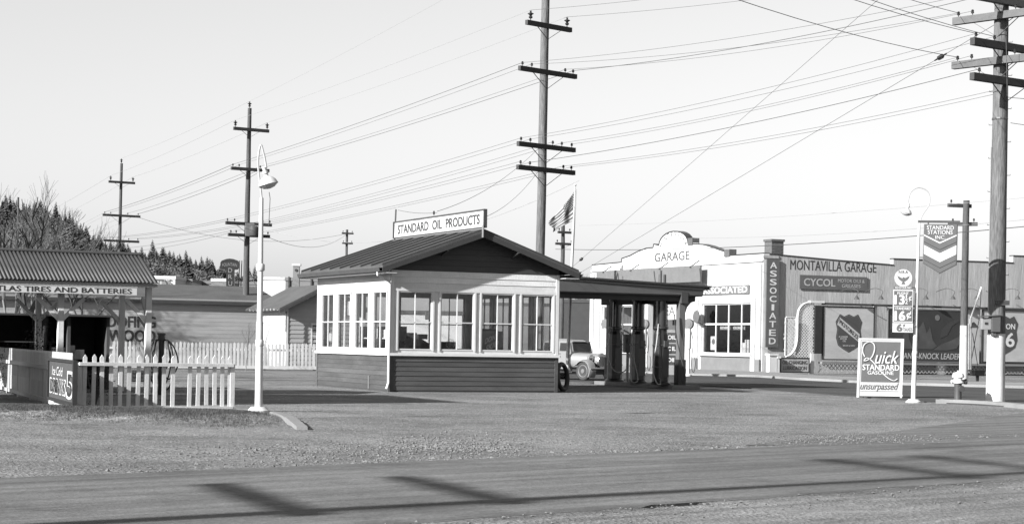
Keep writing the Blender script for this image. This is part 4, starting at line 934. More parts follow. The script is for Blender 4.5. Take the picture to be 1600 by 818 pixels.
# small distant poles
def small_pole(x, yt, yb, D, label, arms, r=.13):
    b = U(x, yb, D); zz = lambda y: U(x, y, D).z
    return upole('S%d' % x, label, (b.x, D, 0), zz(yt), r, r * .8, [(zz(y), h, h, (-h * .8, h * .8), False, 'arm', None, .11, 0) for y, h in arms], math.radians(30), m='poledark')
small_pole(541.5, 358.5, 400, 165, 'small far pole just above the left slope of the office roof', [(364.5, .55), (380, .5)])
small_pole(877.5, 352, 500, 110, 'far pole with two crossarms seen just behind the flag', [(363, .45), (381, .6)], .14)
small_pole(27, 308, 395, 90, 'short pole stub standing among the bare trees', [], .06)
# pole outside the picture on the left whose shadow and crossarm shadows lie on the road
sd_ = Vector((math.cos(AZ), math.sin(AZ), 0)); cr_pts = [G(1610, 736), G(1470, 745), G(840, 795), G(590, 826)]; mid_ = G(1100, 768)
spx = mid_ + sd_ * (cr_pts[0] - mid_).dot(sd_) - sd_ * (9.3 / math.tan(EL)); spx.z = 0
upole('SP', 'wooden pole with four one-sided crossarms by the near side of the road', tuple(spx), 10.4, .17, .12,
      [(max(2.5, (p - spx).dot(sd_) * math.tan(EL)), .3, 3.0, (.6, 1.2, 2.0, 2.8), False, 'arm', math.radians(112), .13, 0) for p in cr_pts], 0)
print('shadow pole', spx, [(p - spx).dot(sd_) * math.tan(EL) for p in cr_pts])
def wire(a, b, sag, label, group, r=.010, m='wire', n=22):
    a, b = Vector(a), Vector(b); pts = []
    for i in range(n + 1):
        t = i / n; p = a.lerp(b, t); p.z -= sag * 4 * t * (1 - t); pts.append(p)
    o = part('overhead_wire', MB().tube(pts, r, 4), M[m]); tag(o, label, 'wire', group); return o
ordn = ['leftmost', 'second', 'third', 'fourth', 'fifth']
lv = ['top', 'second', 'third', 'lowest']
def spans(ka, kb, na, nb, sag, r, pick=4):
    for li in range(4):
        A_, B_ = INS[ka][li], INS[kb][li]; n_ = min(len(A_), len(B_))
        for i in range(n_):
            wire(A_[i], B_[i], sag, f'{ordn[i]} wire on the {lv[li]} crossarms between {na} and {nb}', f'wires between {na} and {nb}', r * (1.5 if li == 1 and i in (0, 3) else 1), 'wire' if li else 'wirelight')
    wire(INS[ka][4][0], INS[kb][4][0], sag, f'highest wire from pole top to pole top between {na} and {nb}', f'wires between {na} and {nb}', r * .8, 'wirelight')
spans('P1', 'P2', 'centre pole', 'transformer pole', .12, .006)
spans('P2', 'P3', 'transformer pole', 'shed pole', .15, .009)
# P3 onwards out to the left
for li in range(2):
    for i, p in enumerate(INS['P3'][li]):
        wire(p, p + Vector((-.40, .93, 0)) * 70 + Vector((0, 0, -2)), .4, f'{ordn[i]} wire on the {lv[li]} crossarm running left beyond the shed pole', 'wires beyond the shed pole', .011, 'wirelight')
# P1 to the stout pole
I1, IB = INS['P1'], INS['BP']
tgt = [(I1[1][0], IB[0][0]), (I1[1][1], IB[1][0]), (I1[1][2], IB[1][1]), (I1[1][3], IB[0][1]), (I1[2][0], IB[2][0]), (I1[2][1], IB[2][1]), (I1[2][3], IB[3][0]), (I1[2][4], IB[3][1]),
       (I1[3][1], IB[4][0]), (I1[3][2], Vector((bp_.x, DB - .2, zB(140)))), (I1[3][3], Vector((bp_.x, DB - .2, zB(146)))), (I1[0][0], IB[5][0]), (I1[0][1], IB[5][1])]
for i, (a, b) in enumerate(tgt):
    wire(a, b, .25 if i < 4 else .2, f'{["first", "second", "third", "fourth", "fifth", "sixth", "seventh", "eighth", "ninth", "tenth", "eleventh", "twelfth", "thirteenth"][i]} wire down between the centre pole and the stout corner pole', 'wires between the centre pole and the corner pole', .009 if i in (3, 8) else .0055)
SPi = INS['SP']
for i, (a, b) in enumerate(((IB[3][0], SPi[1][3]), (IB[2][0], SPi[0][3]), (IB[2][1], SPi[0][2]), (IB[1][0], SPi[0][1]))):
    wire(a, b, .9, f'{ordn[i]} near wire sweeping from the stout corner pole over the road', 'wires over the road', .008)
# icicle-like strands that hang on one wire
# guy wires with strain insulators
def guy(p, q, ts, label):
    o = root('guy_wire', label, 'guy wire', p); d = q - p
    part('strand', MB().tube([(0, 0, 0), tuple(d)], .008, 4), M['wire'], o)
    for t in ts:
        c0 = d * t; u = d.normalized(); part('strain_insulator', MB().tube([tuple(c0 - u * .35), tuple(c0 - u * .12), tuple(c0 - u * .1), tuple(c0 + u * .1), tuple(c0 + u * .12), tuple(c0 + u * .35)], [.02, .03, .07, .07, .03, .02], 7), M['insul'], o)
gp, gq = Vector((bp_.x - .1, DB - .2, zB(36))), U(893, 434, 88)
guy(gp, gq, [.085, .97], 'taut guy wire from the stout corner pole down toward the canopy')
guy(U(1500, -112, 48), U(893, 418, 88), [.955], 'steep guy wire crossing the sky toward the flagpole')
# low trolley wire and faint lines over the garage
wire(U(868, 389, 100), U(1740, 340, 58), .35, 'dark low trolley wire passing above the garage chimney', 'low street wires', .014)
wire(U(905, 352, 100), U(1740, 296, 60), .2, 'pale upper line passing high above the garage', 'low street wires', .007, 'wirelight')
wire(U(1085, 372, 100), U(1740, 330, 60), .2, 'pale lower line just above the garage parapet', 'low street wires', .007, 'wirelight')
wire(U(391, 349, 98), U(905, 282, 72), 1.6, 'sagging drop wire from the transformer pole toward the flagpole', 'drop wires', .008, 'wirelight')
wire(U(212, 338, 137), U(545, 364, 165), 1.2, 'faint low line from the shed pole to the small far pole', 'drop wires', .012, 'wirelight')
wire(U(418, 370, 98), U(541, 366, 165), .8, 'faint low line from the transformer pole to the small far pole', 'drop wires', .012, 'wirelight')
wire(U(845, 262, 66), U(755, 340, 56), .25, 'service drop from the tall centre pole to the rooftop sign', 'drop wires', .007)
wire(U(845, 228, 66), U(683, 330, 54), .3, 'service drop from the tall centre pole to the sign insulator', 'drop wires', .007)
wire(U(622, 328, 57), U(683, 332, 54.5), .05, 'short slack wire from the sign post to the sign insulator', 'drop wires', .006)
wire(U(1579, 192, 50), U(1700, 200, 50), .05, 'short line leaving the stout pole to the right', 'corner pole lines', .008)
wire(U(1575, 152, 50), U(1700, 154, 50), .05, 'upper short line leaving the stout pole to the right', 'corner pole lines', .008)
wire(U(1572, 60, 50), U(1574, 150, 50), -.02, 'thin wire hanging down the right side of the stout pole', 'corner pole lines', .008)
# ================================================================== garage
gar = root('garage_building', 'white stucco garage with arched parapet and long stained side wall', 'building', GC, TH)
GFr = Fr((0, 0, 0), -math.pi / 2)              # facade frame: x to the right = toward the corner (x<=0)
gl = lambda x, y: (-HP(GC, E2, x, y)[0], HP(GC, E2, x, y)[1])     # facade px -> (x,z)
gs_ = lambda x, y: HP(GC, E1, x, y)                                # side wall px -> (s,z)
xL = gl(924, 500)[0]
out = [(xL, 0.0), (0, 0.0), gl(1193.5, 395.8), gl(1140, 399.3)]
arc_r = [gl(1133, 393.5), gl(1120, 389), gl(1108, 384.5), gl(1098, 382), gl(1083, 381.5), gl(1083, 378.5), gl(1075.5, 379)]
c0, c1_ = gl(1030, 382), gl(1075, 380); top = gl(1054, 361.5)
arch = []
for k in range(13):
    a = math.pi * k / 12; arch.append(((c0[0] + c1_[0]) / 2 + math.cos(a) * (c1_[0] - c0[0]) / 2, c1_[1] + (top[1] - c1_[1]) * math.sin(a)))
lft = [gl(1022, 381.5), gl(1021, 387), gl(1010, 388), gl(997, 393), gl(985, 399.5), gl(972, 404), gl(971.5, 409.7)]
xz = out + arc_r + arch + lft + [gl(935, 413.3), (xL, gl(925, 414)[1])]
wz0, wz1 = gl(1091, 551.5)[1], gl(1095, 474.5)[1]; wx0, wx1 = gl(1095.5, 500)[0], gl(1177.5, 500)[0]
# facade: upper slab above the openings, piers and dwarf walls below
lowtop = wz1 + .25
pts = [(xL, lowtop), (0, lowtop)] + [p for p in xz[2:]]
fac = part('front_wall', MB().prism(pts, 0, .35), M['stucco'], gar, GFr.at(0, 0, 0), GFr.rz)
wB0, wB1 = gl(940, 500)[0], gl(987, 500)[0]; dr0, dr1 = gl(1012, 500)[0], gl(1063, 500)[0]
b = MB()
for a_, b_ in ((xL, wB0), (wB1, dr0), (dr1, wx0), (wx1, 0)): b.box(a_, b_, 0, .35, 0, lowtop)
b.box(wB0, wB1, 0, .35, wz1, lowtop); b.box(wx0, wx1, 0, .35, wz1, lowtop); b.box(dr0, dr1, 0, .35, wz1 + .1, lowtop)
part('front_piers', b, M['stucco'], gar, GFr.at(0, 0, 0), GFr.rz)
for a_, b_ in ((wB0, wB1), (wx0, wx1)): part('dwarf_wall', MB().box(a_, b_, 0.02, .3, 0, wz0 - .12), M['stonebase'], gar, GFr.at(0, 0, 0), GFr.rz)
for a_, b_ in ((wB0, wB1), (wx0, wx1)): part('window_ledge', MB().box(a_ - .1, b_ + .1, -.12, .3, wz0 - .12, wz0), M['stucco'], gar, GFr.at(0, 0, 0), GFr.rz)
for x_ in (-.25, wx0 - .45, wx1 + .1, wB0 - .35, xL + .2): part('pilaster', MB().box(x_ - .2, x_ + .2, -.12, -.0, .0, lowtop + 1.75 if x_ in (-.25, xL + .2) else lowtop), M['stucco'], gar, GFr.at(0, 0, 0), GFr.rz)
for x_ in (-.25, wx0 - .45, wB0 - .35): part('pilaster_base', MB().box(x_ - .24, x_ + .24, -.17, -.12, 0, wz0 - .25), M['stonebase'], gar, GFr.at(0, 0, 0), GFr.rz)
part('cornice', MB().box(xL, 0.02, -.1, -.0, gl(1180, 407.6)[1] - .05, gl(1180, 407.6)[1] + .05), M['stucco'], gar, GFr.at(0, 0, 0), GFr.rz)
cp = MB()                                               # dark weathered coping following the parapet outline
o_ = xz[2:]
for i in range(len(o_) - 1):
    p0, p1 = o_[i], o_[i + 1]
    if abs(p0[0] - p1[0]) > .02: cp.bar((p0[0], .17, p0[1] + .02), (p1[0], .17, p1[1] + .02), .42, .05)
part('coping', cp, M['pumpband'], gar, GFr.at(0, 0, 0), GFr.rz)
for x, y in ((1079.5, 376.5), (1137, 394.5)):
    q = gl(x, y); part('finial', MB().box(q[0] - .3, q[0] + .25, -.05, .4, q[1] - .22, q[1] + .18), M['brick'], gar, GFr.at(0, 0, 0), GFr.rz)
window(gar, GFr, wx0, wx1, wz0, wz1, 4, 2, M['stucco'], M['glass'], .07, .07, .1, .08, gl(1095, 506)[1])
window(gar, GFr, wB0, wB1, wz0, wz1, 3, 2, M['stucco'], M['glass'], .07, .07, .1, .08, gl(1095, 506)[1])
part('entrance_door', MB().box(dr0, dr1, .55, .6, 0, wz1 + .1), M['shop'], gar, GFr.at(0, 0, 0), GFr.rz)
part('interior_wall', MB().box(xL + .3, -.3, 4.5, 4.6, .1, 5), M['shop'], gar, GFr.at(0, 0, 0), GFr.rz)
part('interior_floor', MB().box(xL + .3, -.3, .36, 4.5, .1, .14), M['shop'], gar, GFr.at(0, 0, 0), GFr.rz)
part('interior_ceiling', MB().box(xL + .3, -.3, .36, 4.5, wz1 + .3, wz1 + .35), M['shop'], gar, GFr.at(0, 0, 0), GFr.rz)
# side wall with stepped top
sw = [gs_(1194, 397), gs_(1300, 406.5), gs_(1396, 414.5), gs_(1396, 404.8), gs_(1480, 407.5), gs_(1583, 411), gs_(1583, 400), gs_(1640, 402), gs_(1760, 408)]
SWL = sw[-1][0]
pts = [(0.352, 0), (SWL, 0)] + [(max(p[0], .352), p[1]) for p in reversed(sw)]
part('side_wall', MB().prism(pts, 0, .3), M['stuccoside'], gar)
b = MB()
for i in range(len(sw) - 1):
    if sw[i + 1][0] - sw[i][0] > .05: b.bar((max(sw[i][0], .36), .15, sw[i][1] + .03), (sw[i + 1][0], .15, sw[i + 1][1] + .03), .36, .06)
part('side_coping', b, M['pumpband'], gar)
part('roof', MB().box(.36, SWL - .1, .31, 17, 4.6, 4.7), M['roof'], gar)
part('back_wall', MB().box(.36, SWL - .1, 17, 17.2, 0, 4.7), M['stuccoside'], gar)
q0, q1 = gs_(1212, 398), gs_(1231, 373.5)
ch = part('chimney', MB().box(q0[0], q1[0], .4, 1.1, q0[1] - .5, q1[1]), M['brick'], gar)
part('chimney_cap', MB().box(q0[0] - .05, q1[0] + .05, .35, 1.15, q1[1] - .12, q1[1]), M['brick'], ch)
brk = MB().box(0, .22, -.012, 0, 0, .07).mesh('brick', M['brick'])
for r_ in range(12):
    for k in range(3):
        x = q0[0] + .01 + k * .235 - (.1 if r_ % 2 else 0)
        if x >= q0[0] and x + .22 <= q1[0]: part('brick', brk, M['brick'], ch, (x, .4, q0[1] - .15 + r_ * .08))
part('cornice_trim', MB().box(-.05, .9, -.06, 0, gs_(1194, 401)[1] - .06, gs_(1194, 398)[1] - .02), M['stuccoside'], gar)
# painted lettering on walls
def lett_f(t_, x0, y0, x1, y1, m, **k):
    a, b = gl(x0, y1), gl(x1, y0); lettering(t_, a[0], a[1], b[0] - a[0], b[1] - a[1], m, gar, GFr, **k)
def lett_s(t_, xa, y0, y1, xb, m, par, ybase=-.006, **k):
    a = gs_(xa, y1); a2 = gs_(xa, y0); b = gs_(xb, y1); lettering(t_, a[0], a[1], b[0] - a[0], a2[1] - a[1], m, par, y=ybase, **k)
lett_f('GARAGE', 1023, 391.5, 1077.5, 409, M['inkpale'], y=-.004, bold=.04)
ac = ((c0[0] + c1_[0]) / 2, c1_[1] - .35); RA = (c1_[0] - c0[0]) / 2 * .74
for i, ch_ in enumerate('MONTAVILLA'):
    a = math.radians(158 - i * (136 / 9)); b = text_mb(ch_, .20 if ch_ != 'I' else .05, .30)
    rot = a - math.pi / 2; ww = .20 if ch_ != 'I' else .05
    vs = [((x - ww / 2) * math.cos(rot) - z * math.sin(rot), 0, (x - ww / 2) * math.sin(rot) + z * math.cos(rot)) for x, y, z in b.v]
    cx_, cz_ = ac[0] + math.cos(a) * RA * 1.1, ac[1] + math.sin(a) * (top[1] - ac[1]) * .72
    me = bpy.data.meshes.new('letter'); me.from_pydata([(v[0] + cx_, -.01, v[2] + cz_) for v in vs], [], b.f); me.materials.append(M['inkpale'])
    link(bpy.data.objects.new('letter', me), gar, GFr.at(0, 0, 0), GFr.rz)
lett_s('MONTAVILLA GARAGE', 1234.5, 405.5, 421, 1369, M['ink'], gar, bold=.0)
# signs fixed to the garage
def wsign(name, label, fr_rz, O, d, x0, ya, yb, x1, m, th=.06, gap=.05, border=None):
    u0, zb_ = HP(O, d, x0, yb); _, zt2 = HP(O, d, x0, ya); u1, _ = HP(O, d, x1, ya)
    r = root(name, label, 'sign', (O[0], O[1], 0), fr_rz)
    return r, u0, u1, zb_, zt2
def fsign(name, label, x0, ya, yb, x1, m, gap=.05, th=.05, border=None, fd=0):
    O = GC - e1v * fd; u0, z0_ = HP(O, E2, x0, yb); _, z1_ = HP(O, E2, x0, ya); u1, _ = HP(O, E2, x1, ya)
    r = root(name, label, 'sign', O, TH - math.pi / 2)
    a, b = -u0, -u1; part('panel', MB().box(a, b, -gap - th, -gap, z0_, z1_), m, r)
    if border:
        e = .06
        for bx in ((a - e, b + e, z0_ - e, z0_), (a - e, b + e, z1_, z1_ + e), (a - e, a, z0_, z1_), (b, b + e, z0_, z1_)): part('frame', MB().box(bx[0], bx[1], -gap - th - .02, -gap, bx[2], bx[3]), border, r)
    return r, a, b, z0_, z1_, -gap - th - .008
def ssign(name, label, x0, ya, yb, x1, m, gap=.05, th=.05, border=None, sd=0):
    O = GC - e2v * sd; u0, z0_ = HP(O, E1, x0, yb); _, z1_ = HP(O, E1, x0, ya); u1, _ = HP(O, E1, x1, ya)
    r = root(name, label, 'sign', O, TH); a, b = u0, u1
    part('panel', MB().box(a, b, -gap - th, -gap, z0_, z1_), m, r)
    if border:
        e = .06
        for bx in ((a - e, b + e, z0_ - e, z0_), (a - e, b + e, z1_, z1_ + e), (a - e, a, z0_, z1_), (b, b + e, z0_, z1_)): part('frame', MB().box(bx[0], bx[1], -gap - th - .02, -gap, bx[2], bx[3]), border, r)
    return r, a, b, z0_, z1_, -gap - th - .008
r, a, b, z0_, z1_, yy = ssign('vertical_sign', 'tall dark vertical sign reading associated at the garage corner', 1194, 404, 542, 1216, M['sigdark'], .06, .08)
stack_letters('ASSOCIATED', a + (b - a) * .26, b - (b - a) * .22, z0_ + .12, z1_ - .1, M['letterwhite'], r, y=yy, bold=.04)
r, a, b, z0_, z1_, yy = fsign('wall_sign', 'grey wall sign with white letters associated above the garage window', 1097, 447.5, 461, 1172, M['boardgrey'], .04, .04)
lettering('ASSOCIATED', a + .15, z0_ + (z1_ - z0_) * .16, b - a - .3, (z1_ - z0_) * .68, M['letterwhite'], r, y=yy, bold=.05)
r, a, b, z0_, z1_, yy = fsign('blank_signboard', 'long blank grey signboard on the garage front above the canopy', 936, 424, 447, 1099, M['boardgrey'], .1, .1, fd=.35)
for k in range(4): part('strut', MB().bar((a + (b - a) * (.08 + k * .28), 0.3, z1_ + .3), (a + (b - a) * (.08 + k * .28), -.3, z1_ - .1), .05), M['iron'], r)
for x in (953, 1009, 1080): 
    q = HP(GC - e1v * 1.45, E2, x, 425); part('floodlight_stem', MB().tube([(-q[0], -.45, z0_ - .1), (-q[0] + .05, -.6, z1_ - .2)], .03, 6), M['iron'], r)
r, a, b, z0_, z1_, yy = ssign('oil_sign', 'dark painted sign reading cycol motor oils and greases on the side wall', 1248.5, 429, 451, 1354, M['sigdark'], .03, .04)
lettering('CYCOL', a + (b - a) * .06, z0_ + (z1_ - z0_) * .24, (b - a) * .46, (z1_ - z0_) * .52, M['letgrey'], r, y=yy, bold=.035)
lettering('MOTOR OILS &', a + (b - a) * .56, z0_ + (z1_ - z0_) * .56, (b - a) * .40, (z1_ - z0_) * .24, M['letgrey'], r, y=yy, bold=.015)
lettering('GREASES', a + (b - a) * .62, z0_ + (z1_ - z0_) * .2, (b - a) * .28, (z1_ - z0_) * .24, M['letgrey'], r, y=yy, bold=.015)
# billboards stand in a row just in front of the side wall
SD = 1.3
r, a, b, z0_, z1_, yy = ssign('billboard', 'pale billboard with a dark shield reading motoreze on the garage side', 1284, 479, 560, 1363, M['billpale'], .05, .08, M['black'], SD)
bh = z1_ - z0_
cxs = a + (b - a) * .50; czs = z0_ + bh * .50
def shield(cx, cz, w, h):
    P = [(-.34, .5), (-.18, .44), (0, .5), (.18, .44), (.34, .5), (.5, .30), (.44, .1), (.48, -.12), (.40, -.32), (.2, -.42), (0, -.5), (-.2, -.42), (-.40, -.32), (-.48, -.12), (-.44, .1), (-.5, .30)]
    return [(cx + x * w, cz + z * h) for x, z in P]
part('shield_edge', MB().prism(shield(cxs, czs, (b - a) * .53, bh * .74), yy - .004, yy + .004), M['sigblack'], r)
part('shield_line', MB().prism(shield(cxs, czs, (b - a) * .50, bh * .71), yy - .006, yy - .003), M['siggrey'], r)
part('shield', MB().prism(shield(cxs, czs, (b - a) * .485, bh * .69), yy - .009, yy - .006), M['shieldink'], r)
w_, h_ = (b - a) * .5, bh * .69
part('ribbon', MB().prism([(cxs - w_ * .36, czs + h_ * .44), (cxs - w_ * .47, czs + h_ * .24), (cxs + w_ * .40, czs - h_ * .24), (cxs + w_ * .44, czs - h_ * .02)], yy - .013, yy - .009), M['billpale'], r)
lettering('MOTOREZE', cxs - w_ * .38, czs + h_ * .27, w_ * .76, h_ * .13, M['sigblack'], r, y=yy - .016, bold=.03, warp=lambda x, y, z: (x, y, z - x * (h_ * .46) / (w_ * .76)))
for i, (t_, dz) in enumerate((('A LONGER', -.12), ('MOTOR', -.18), ('OIL', -.24))): lettering(t_, cxs - w_ * (.40, .34, .24)[i], czs + h_ * dz, w_ * (.36, .26, .13)[i], h_ * .045, M['letterwhite'], r, y=yy - .012)
lettering('ASSOCIATED OIL COMPANY', cxs - w_ * .24, czs - h_ * .36, w_ * .5, h_ * .03, M['letterwhite'], r, y=yy - .012)
a1, b1_ = a, b
r2, a, b, z0_, z1_, yy = ssign('billboard', 'dark billboard with flame artwork and anti-knock leader lettering', 1385, 483, 563, 1501, M['billdark'], .05, .08, M['siggrey'], SD)
W_, H_ = b - a, z1_ - z0_
part('lettering_band', MB().box(a + .03, b - .03, yy - .004, yy + .006, z0_ + .04, z0_ + H_ * .2), M['sigblack'], r2)
lettering('EVER ANTI-KNOCK LEADER', a + W_ * .02, z0_ + H_ * .045, W_ * .96, H_ * .115, M['letgrey'], r2, y=yy - .008, shear=.12, bold=.01)
def blob(P, dep, m, nm): part(nm, MB().prism([(a + W_ * x, z0_ + H_ * z) for x, z in P], yy - dep, yy - dep + .003), m, r2)
blob([(.36, .24), (.42, .45), (.40, .62), (.47, .78), (.52, .55), (.56, .7), (.60, .42), (.66, .30), (.60, .24)], .004, M['billmid'], 'artwork')
blob([(.60, .22), (.72, .34), (.86, .42), (.96, .50), (.985, .40), (.93, .26), (.8, .22)], .005, M['billmid'], 'artwork')
blob([(.70, .45), (.72, .62), (.80, .76), (.93, .84), (.98, .82), (.86, .70), (.80, .52)], .006, M['sigblack'], 'artwork')
blob([(.02, .6), (.02, .9), (.06, .86), (.09, .92), (.12, .66)], .006, M['billmid'], 'artwork')
blob([(.16, .24), (.20, .5), (.26, .66), (.28, .44), (.33, .24)], .0045, M['billmid'], 'artwork')
part('emblem', MB().lathe([(.16, yy - .008), (.16, yy - .002)], (a + W_ * .66, 0, z0_ + H_ * .86), 18, 'y'), M['siggrey'], r2)
r3, a, b, z0_, z1_, yy = ssign('billboard', 'pale billboard with a dark union 76 shield partly behind the stout pole', 1533, 484, 564, 1640, M['billpale'], .05, .08, M['black'], SD)
# the shield sits where the pole half hides it
csx = HP(GC - e2v * SD, E1, 1568, 515)[0]; W3 = 1.75; H3 = 2.1; cz3 = (z0_ + z1_) / 2 + .05
part('shield', MB().prism(shield(csx, cz3, W3, H3), yy - .006, yy + .002), M['shieldink'], r3)
lettering('UNION', csx - W3 * .38, cz3 + H3 * .16, W3 * .76, H3 * .14, M['letterwhite'], r3, y=yy - .01, bold=.03)
lettering('76', csx - W3 * .34, cz3 - H3 * .3, W3 * .7, H3 * .36, M['letterwhite'], r3, y=yy - .01, bold=.03)
# billboard surround: white posts, dark ledge, lattice skirt, lamps on arms
sr_ = root('billboard_surround', 'pale frame and lattice skirt carrying the row of billboards', 'billboard frame', GC - e2v * SD, TH)
S = lambda x, y: HP(GC - e2v * SD, E1, x, y)
x0_, x9_ = S(1283, 560)[0], S(1700, 560)[0]; zl = S(1290, 566)[1]
part('ledge', MB().box(x0_ - .1, x9_, -.25, .1, zl - .06, zl + .05), M['concrete'], sr_)
for xa, xb in ((1364.5, 1369.5), (1502, 1530)): part('post', MB().box(S(xa, 500)[0], S(xb, 500)[0], -.05, .02, zl, S(1366, 476)[1]), M['billpale'] if xb - xa > 10 else M['wallwhite'], sr_)
part('ledge', MB().box(x0_ - .1, x9_, -.22, -.1, S(1285, 476)[1], S(1285, 472.5)[1]), M['soot'], sr_)
lat = MB(); zb0 = .12; hh_ = zl - .06 - zb0; x = x0_
def lattice(mb, x0, x1, z0, z1, sp_, w=.035, y=-.06, clip=None):
    h = z1 - z0
    for sgn in (1, -1):
        k = x0 - h
        while k < x1 + h:
            for st in range(max(1, int(h / .25))):
                n_ = max(1, int(h / .25)); ta, tb_ = st / n_, (st + 1) / n_
                pa = (k + sgn * h * ta, z0 + h * ta); pb = (k + sgn * h * tb_, z0 + h * tb_)
                mid = ((pa[0] + pb[0]) / 2, (pa[1] + pb[1]) / 2)
                if mid[0] < x0 or mid[0] > x1: continue
                if clip and not clip(*mid): continue
                mb.bar((pa[0], y + sgn * .006, pa[1]), (pb[0], y + sgn * .006, pb[1]), w, .01, up=(0, 1, 0))
            k += sp_
lattice(lat, x0_, x9_, zb0, zb0 + hh_, .24, .04)
lo = part('lattice', lat, M['sid'], sr_); lo['kind'] = 'stuff'
for x in (1329, 1367, 1437, 1479, 1516, 1580):
    q = S(x, 465); part('lamp_arm', MB().tube(spl([Vector((q[0], .9, q[1] + .35)), Vector((q[0] - .1, -.1, q[1] + .5)), Vector((q[0] + .12, -.5, q[1] + .35)), Vector((q[0], -.55, q[1] + .1))], 5), .02, 5), M['iron'], sr_)
    part('lamp_reflector', MB().lathe([(.03, .12), (.06, .1), (.15, -.06), (.14, -.06)], (q[0], -.55, q[1] - .02), 12), M['iron'], sr_, smooth=True)
# lattice arch with white moulding
la = root('lattice_arch', 'white curved trellis wing at the left end of the billboards', 'trellis', GC - e2v * SD, TH)
arcp = [(1270, 472), (1262, 472.5), (1254, 475), (1247.5, 482), (1245, 492), (1244.5, 510), (1243.5, 532), (1240, 545), (1233, 554), (1226, 557)]
ap_ = [Vector((S(*p)[0], 0, S(*p)[1])) for p in arcp]; sm = spl(ap_, 5)
part('moulding', MB().tube([(p.x, -.1, p.z) for p in sm], .06, 6), M['white'], la, smooth=True)
def inside(x, z):
    best = None
    for p, q in zip(sm, sm[1:]):
        if min(p.z, q.z) <= z <= max(p.z, q.z):
            t = (z - p.z) / (q.z - p.z + 1e-9); best = p.x + (q.x - p.x) * t
    return (best is not None and x > best) or (best is None and z < sm[-1].z)
lt = MB(); lattice(lt, S(1217, 580)[0], S(1269.5, 570)[0], .12, S(1266, 474)[1], .17, .035, -.08, inside)
o = part('lattice', lt, M['wallwhite'], la); o['kind'] = 'stuff'
part('post', MB().box(S(1265.5, 500)[0], S(1270.5, 500)[0], -.16, -.02, .05, S(1266, 552)[1]), M['white'], la)
part('side_panel', MB().box(S(1270.5, 500)[0], S(1281, 500)[0], -.2, 0, S(1275, 552)[1], S(1275, 477)[1]), M['black'], la)
part('cap', MB().box(S(1262, 500)[0], S(1284, 500)[0], -.25, 0, S(1270, 473)[1], S(1270, 469.5)[1]), M['white'], la)
lp = root('trellis_panel', 'small flat white lattice panel on the side wall beside the trellis wing', 'trellis', GC - e2v * .2, TH)
S2 = lambda x, y: HP(GC - e2v * .2, E1, x, y); q0, q1 = S2(1227, 555), S2(1242, 496)
lt = MB(); lattice(lt, q0[0], q1[0], q0[1], q1[1], .2, .09, -.03); o = part('lattice', lt, M['white'], lp); o['kind'] = 'stuff'
for bx in ((q0[0] - .06, q0[0], q0[1], q1[1]), (q1[0], q1[0] + .06, q0[1], q1[1]), (q0[0], q1[0], q1[1], q1[1] + .06)): part('frame', MB().box(bx[0], bx[1], -.06, 0, bx[2], bx[3]), M['white'], lp)
r, a, b, z0_, z1_, yy = ssign('oil_change_sign', 'low framed sign reading oil changing lubrication beside the pavement', 1215.5, 559.5, 579.5, 1258.5, M['billpale'], .25, .04, M['sigblack'], SD)
lettering('OIL CHANGING', a + .08, z0_ + (z1_ - z0_) * .56, b - a - .16, (z1_ - z0_) * .3, M['ink'], r, y=yy, bold=.0)
lettering('LUBRICATION', a + .12, z0_ + (z1_ - z0_) * .12, b - a - .24, (z1_ - z0_) * .3, M['ink'], r, y=yy, bold=.0)
for x in (a - .03, b + .03): part('leg', MB().box(x - .03, x + .03, -.3, -.24, .05, z0_), M['white'], r)
for (xa, xb, yt, yb, lab) in ((1197, 1209.5, 552, 585, 'short white square pillar at the garage corner'), (1210, 1213.5, 556, 584, 'thin white gate post left of the oil changing sign')):
    r = root('white_pillar', lab, 'pillar', GC - e2v * (SD + .4), TH); q0, q1 = HP(GC - e2v * (SD + .4), E1, xa, yb), HP(GC - e2v * (SD + .4), E1, xb, yt)
    part('shaft', MB().box(q0[0], q1[0], -.3, 0, .05, q1[1] - .1), M['white'], r); part('cap', MB().box(q0[0] - .05, q1[0] + .05, -.35, .05, q1[1] - .1, q1[1]), M['white'], r)
# window dressing of the garage
wp = root('window_strip', 'white lettered strip reading repairing vulcanizing inside the garage window', 'sign', GC, TH - math.pi / 2)
for t_, xa, xb in (('REPAIRING', 1119, 1135), ('VULCANIZING', 1139, 1157)):
    p0, p1 = gl(xa, 513.5), gl(xb, 509.5); part('strip', MB().box(p0[0] - .05, p1[0] + .05, .27, .275, p0[1] - .05, p1[1] + .05), M['sigdark'], wp); lettering(t_, p0[0], p0[1], p1[0] - p0[0], p1[1] - p0[1], M['letterwhite'], wp, y=.265, bold=.02)
po = root('window_poster', 'white poster with a dark eagle emblem in the garage window', 'poster', GC, TH - math.pi / 2)
p0, p1 = gl(1103.5, 546), gl(1113, 525); part('sheet', MB().box(p0[0], p1[0], .27, .28, p0[1], p1[1]), M['white'], po)
part('emblem', MB().lathe([(.17, .255), (.17, .268)], ((p0[0] + p1[0]) / 2, 0, p0[1] + (p1[1] - p0[1]) * .62), 14, 'y'), M['siggrey'], po)
gd = root('window_goods', 'stack of pale cartons in the lower right of the garage window', 'goods', GC, TH - math.pi / 2)
for x, w, h in ((1146, .35, .7), (1151, .4, .9), (1170, .2, .5)):
    p0 = gl(x, 551); part('carton', MB().box(p0[0], p0[0] + w, .5, .8, p0[1], p0[1] + h * .8), M['item'], gd)
hx = root('round_sign', 'small dark eight-sided sign projecting left of the garage window', 'sign', GC - e1v * .4, TH - math.pi / 2)
